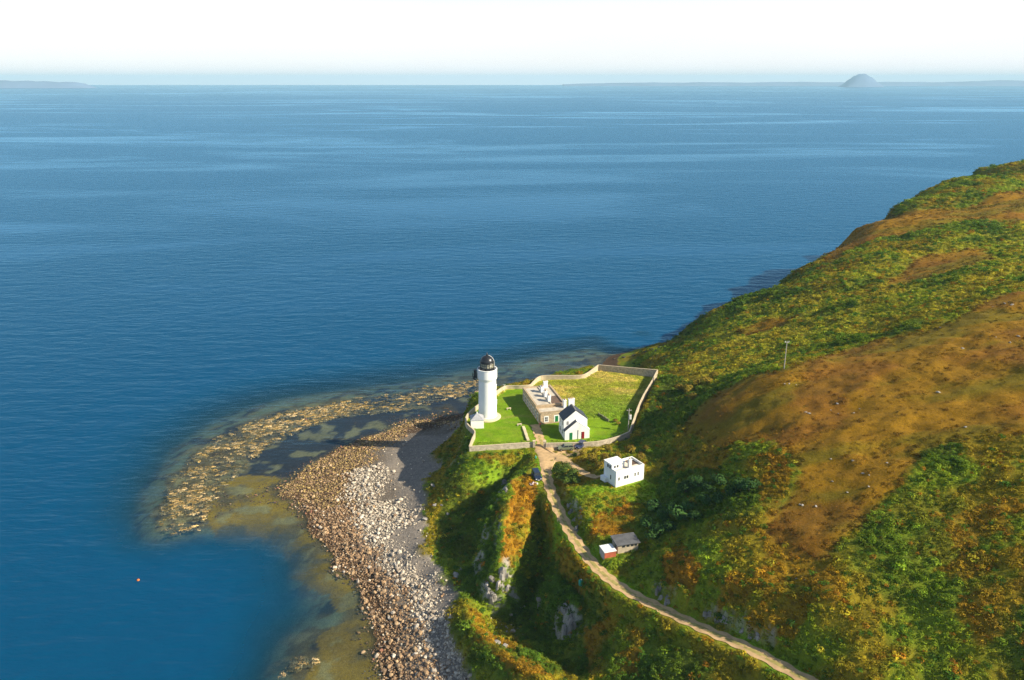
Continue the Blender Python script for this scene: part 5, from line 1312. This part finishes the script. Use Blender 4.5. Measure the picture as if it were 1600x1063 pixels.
rocks("crag", [(1108, 963), (1120, 969), (1132, 972), (1160, 988), (1172, 993), (1185, 998)], 1.1, 1.9, "grey crag in the cutting above the lower track", "crags above the lower track", 5, .6)
rocks("crag", [(770, 905), (765, 925), (778, 915), (790, 920), (772, 935), (783, 900), (760, 915)], 1.8, 2.8, "tall grey crag at the seaward end of the orange ridge", "crags at the end of the ridge", 6, 1.0)
rocks("crag", [(785, 760), (790, 768), (787, 757)], 1.6, 2.4, "pale crag on the left brow of the orange ridge", "crags on the ridge brow", 7, .9)
rocks("crag", [(885, 955), (892, 970), (898, 980), (888, 985), (845, 945)], 1.8, 3.0, "pale crag on the far side of the dark gully", "crags across the gully", 8, 1.2)
rocks("crag", [(893, 800), (897, 815), (891, 790), (900, 828)], 1.4, 2.2, "dark crag in the bank opposite the track bend", "crags opposite the track bend", 9, .9)
rocks("cliff_boulder", [(672, 745), (678, 760), (690, 790), (665, 812), (700, 805), (712, 900), (680, 790), (760, 990), (775, 1005), (790, 1012), (718, 890)], 1.2, 2.4, "grey boulder among the green at the cliff foot", "boulders at the cliff foot", 10)
RK = [stone_mesh("shore_rock", stone_mat("dark_shore_rock", False, [(.06, .052, .045), (.10, .085, .065), (.04, .037, .034)]), 870 + k) for k in range(6)]
rocks("shore_rock", [(1000, 552), (1010, 550), (1020, 547), (1030, 543), (1037, 540), (1015, 553), (990, 556), (1003, 557), (1026, 549), (1042, 537), (960, 561), (975, 559)], 1.2, 2.6, "dark shore rock beyond the far meadow wall", "rocks beyond the far wall", 11, .5)

# ------------------------------------------------------------------ individual bushes
def bush_mat(name, col):
    m, n, l, b = new_mat(name)
    v = n.new("ShaderNodeAttribute"); v.attribute_name = "leaf"; oi = n.new("ShaderNodeObjectInfo")
    mr = n.new("ShaderNodeMapRange"); mr.inputs[3].default_value = .75; mr.inputs[4].default_value = 1.3; l.new(oi.outputs["Random"], mr.inputs[0])
    mx = n.new("ShaderNodeMix"); mx.data_type = 'RGBA'; mx.blend_type = 'MULTIPLY'; mx.inputs[0].default_value = 1; mx.inputs[6].default_value = (*col, 1); l.new(v.outputs["Color"], mx.inputs[7])
    m2 = n.new("ShaderNodeMix"); m2.data_type = 'RGBA'; m2.blend_type = 'MULTIPLY'; m2.inputs[0].default_value = 1; l.new(mx.outputs[2], m2.inputs[6]); l.new(mr.outputs[0], m2.inputs[7])
    l.new(m2.outputs[2], b.inputs["Base Color"]); b.inputs["Roughness"].default_value = .75; b.inputs["Specular IOR Level"].default_value = .15
    return m
M_BUSH = {"green": bush_mat("gorse_leaves", (.075, .12, .014)), "dark": bush_mat("dark_leaves", (.035, .085, .016)), "gold": bush_mat("golden_leaves", (.20, .15, .015))}
BUSH = {c: [clump("bush_foliage", M_BUSH[c], 420, 1.0, 1.35, .13, 'lumps', 900 + k) for k in range(3)] for c in M_BUSH}
M_STEM = plain("bush_stem", (.10, .075, .05), .9, .2, 3)
STEM = MB().tube((0, 0, -.3), (.05, 0, .5), .09, 6, r2=.06).tube((.05, 0, .45), (.35, .15, .9), .05, 5, r2=.03).tube((.05, 0, .45), (-.3, -.1, .95), .05, 5, r2=.03).mesh("stem", M_STEM)
def bushes(P, col, s0, s1, label, group, seed):
    r = random.Random(seed)
    for q in P:
        h = hit(*q)
        if dist_line(TRACK, np.array([h[0]]), np.array([h[1]]))[0][0] < 2.6: continue
        t = thing("bush", label, "bush", (h[0], h[1], h[2]), r.uniform(0, 6), group); sc_ = r.uniform(s0, s1); t.scale = (sc_, sc_, sc_ * r.uniform(.75, 1.05))
        for nm, me_ in (("foliage", BUSH[col][r.randrange(3)]), ("stem", STEM)):
            o = bpy.data.objects.new(nm, me_); C.objects.link(o); o.parent = t
bushes([(872, 738), (880, 742), (888, 748), (884, 733), (893, 752), (878, 752), (895, 745), (887, 757), (900, 756)], "green", 1.3, 1.9, "rounded gorse bush in the clump between the track and the side path", "bushes between the two tracks", 1)
bushes([(1020, 800), (1035, 815), (1050, 800), (1010, 825), (1030, 835), (1060, 815), (1075, 800), (1045, 830), (1085, 815), (1020, 845)], "dark", 1.6, 2.6, "dark green bush in the hollow right of the concrete shed", "bushes in the hollow", 2)
bushes([(1105, 770), (1125, 760), (1140, 775), (1090, 760), (1120, 785), (1155, 765), (1070, 770), (1170, 770), (1100, 790)], "dark", 1.5, 2.4, "dark green bush on the slope right of the white block house", "bushes right of the block house", 3)
bushes([(910, 712), (930, 708), (950, 706), (925, 722), (945, 724), (965, 715), (985, 708), (1000, 720), (1010, 705), (975, 728), (938, 733)], "gold", 1.2, 1.9, "olive gold bush on the bank above the side path", "bushes above the side path", 4)
bushes([(1075, 615), (1090, 605), (1105, 600), (1082, 625), (1115, 590), (1060, 612)], "gold", 1.6, 2.4, "sunlit golden bush in the green hollow beyond the slope wall", "sunlit bushes in the hollow", 5)
bushes([(962, 660), (966, 664)], "gold", .8, 1.1, "rusty bush inside the meadow corner by the transformer pole", "bushes in the meadow corner", 6)

# ------------------------------------------------------------------ far shores
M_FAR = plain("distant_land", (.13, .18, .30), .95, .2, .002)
def island(name, label, cx_, cy_, prof, depth, seed, mat=M_FAR):
    """prof: (offset along x, height) of the skyline; the land falls to the sea before and behind it"""
    r = random.Random(seed); vs, fs = [], []; k = 9
    for i, (dx_, h_) in enumerate(prof):
        for j in range(k):
            u = j / (k - 1) * 2 - 1
            hh = h_ * (1 - abs(u) ** 1.7) * r.uniform(.93, 1.05) if abs(u) < 1 else -20
            vs.append((dx_ + r.uniform(-.01, .01) * depth, u * depth, hh))
    for i in range(len(prof) - 1):
        for j in range(k - 1): a = i * k + j; fs.append((a, a + k, a + k + 1, a + 1))
    m = MB().add(vs, fs); o = m.build(name, mat, smooth=True); o.location = (cx_, cy_, 0)
    o["kind"] = "structure"; return o
YA = 14000.0; pxm = YA / F * math.cos(PITCH)
dome = [(-29, 0), (-25, 4.5), (-20, 9.5), (-15, 13.5), (-10, 16.8), (-5, 18.4), (0, 19), (5, 18.2), (10, 16.0), (14, 14.0), (19, 10.5), (23, 7.0), (26, 5), (29, 0)]
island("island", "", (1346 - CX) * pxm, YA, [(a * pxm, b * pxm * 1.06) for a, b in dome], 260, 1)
YB = 16500.0; pb = YB / F * math.cos(PITCH)
rg = np.random.default_rng(3)
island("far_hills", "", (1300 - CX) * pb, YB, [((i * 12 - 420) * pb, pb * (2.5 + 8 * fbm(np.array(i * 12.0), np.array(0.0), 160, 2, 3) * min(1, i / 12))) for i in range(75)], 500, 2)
YC = 12000.0; pc = YC / F * math.cos(PITCH)
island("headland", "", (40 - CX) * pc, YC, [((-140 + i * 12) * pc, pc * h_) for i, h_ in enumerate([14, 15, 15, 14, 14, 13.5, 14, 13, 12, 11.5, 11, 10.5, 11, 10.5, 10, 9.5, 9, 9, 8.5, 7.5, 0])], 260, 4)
# ------------------------------------------------------------------ haze: the sea air
m = MB().box(-40000, 40000, -26000, 26000, -30, 228)
hz = m.build("haze", None); hz["kind"] = "stuff"; tag(hz, "pale bluish sea haze over the far water", "haze")
hm = bpy.data.materials.new("sea_air"); hm.use_nodes = True
hn = hm.node_tree.nodes; hn.remove(hn["Principled BSDF"])
pv = hn.new("ShaderNodeVolumePrincipled"); pv.inputs["Color"].default_value = (.50, .80, 1.0, 1); pv.inputs["Density"].default_value = 6.5e-5; pv.inputs["Anisotropy"].default_value = 0.0
hm.node_tree.links.new(pv.outputs[0], hn["Material Output"].inputs["Volume"])
hz.data.materials.clear(); hz.data.materials.append(hm)
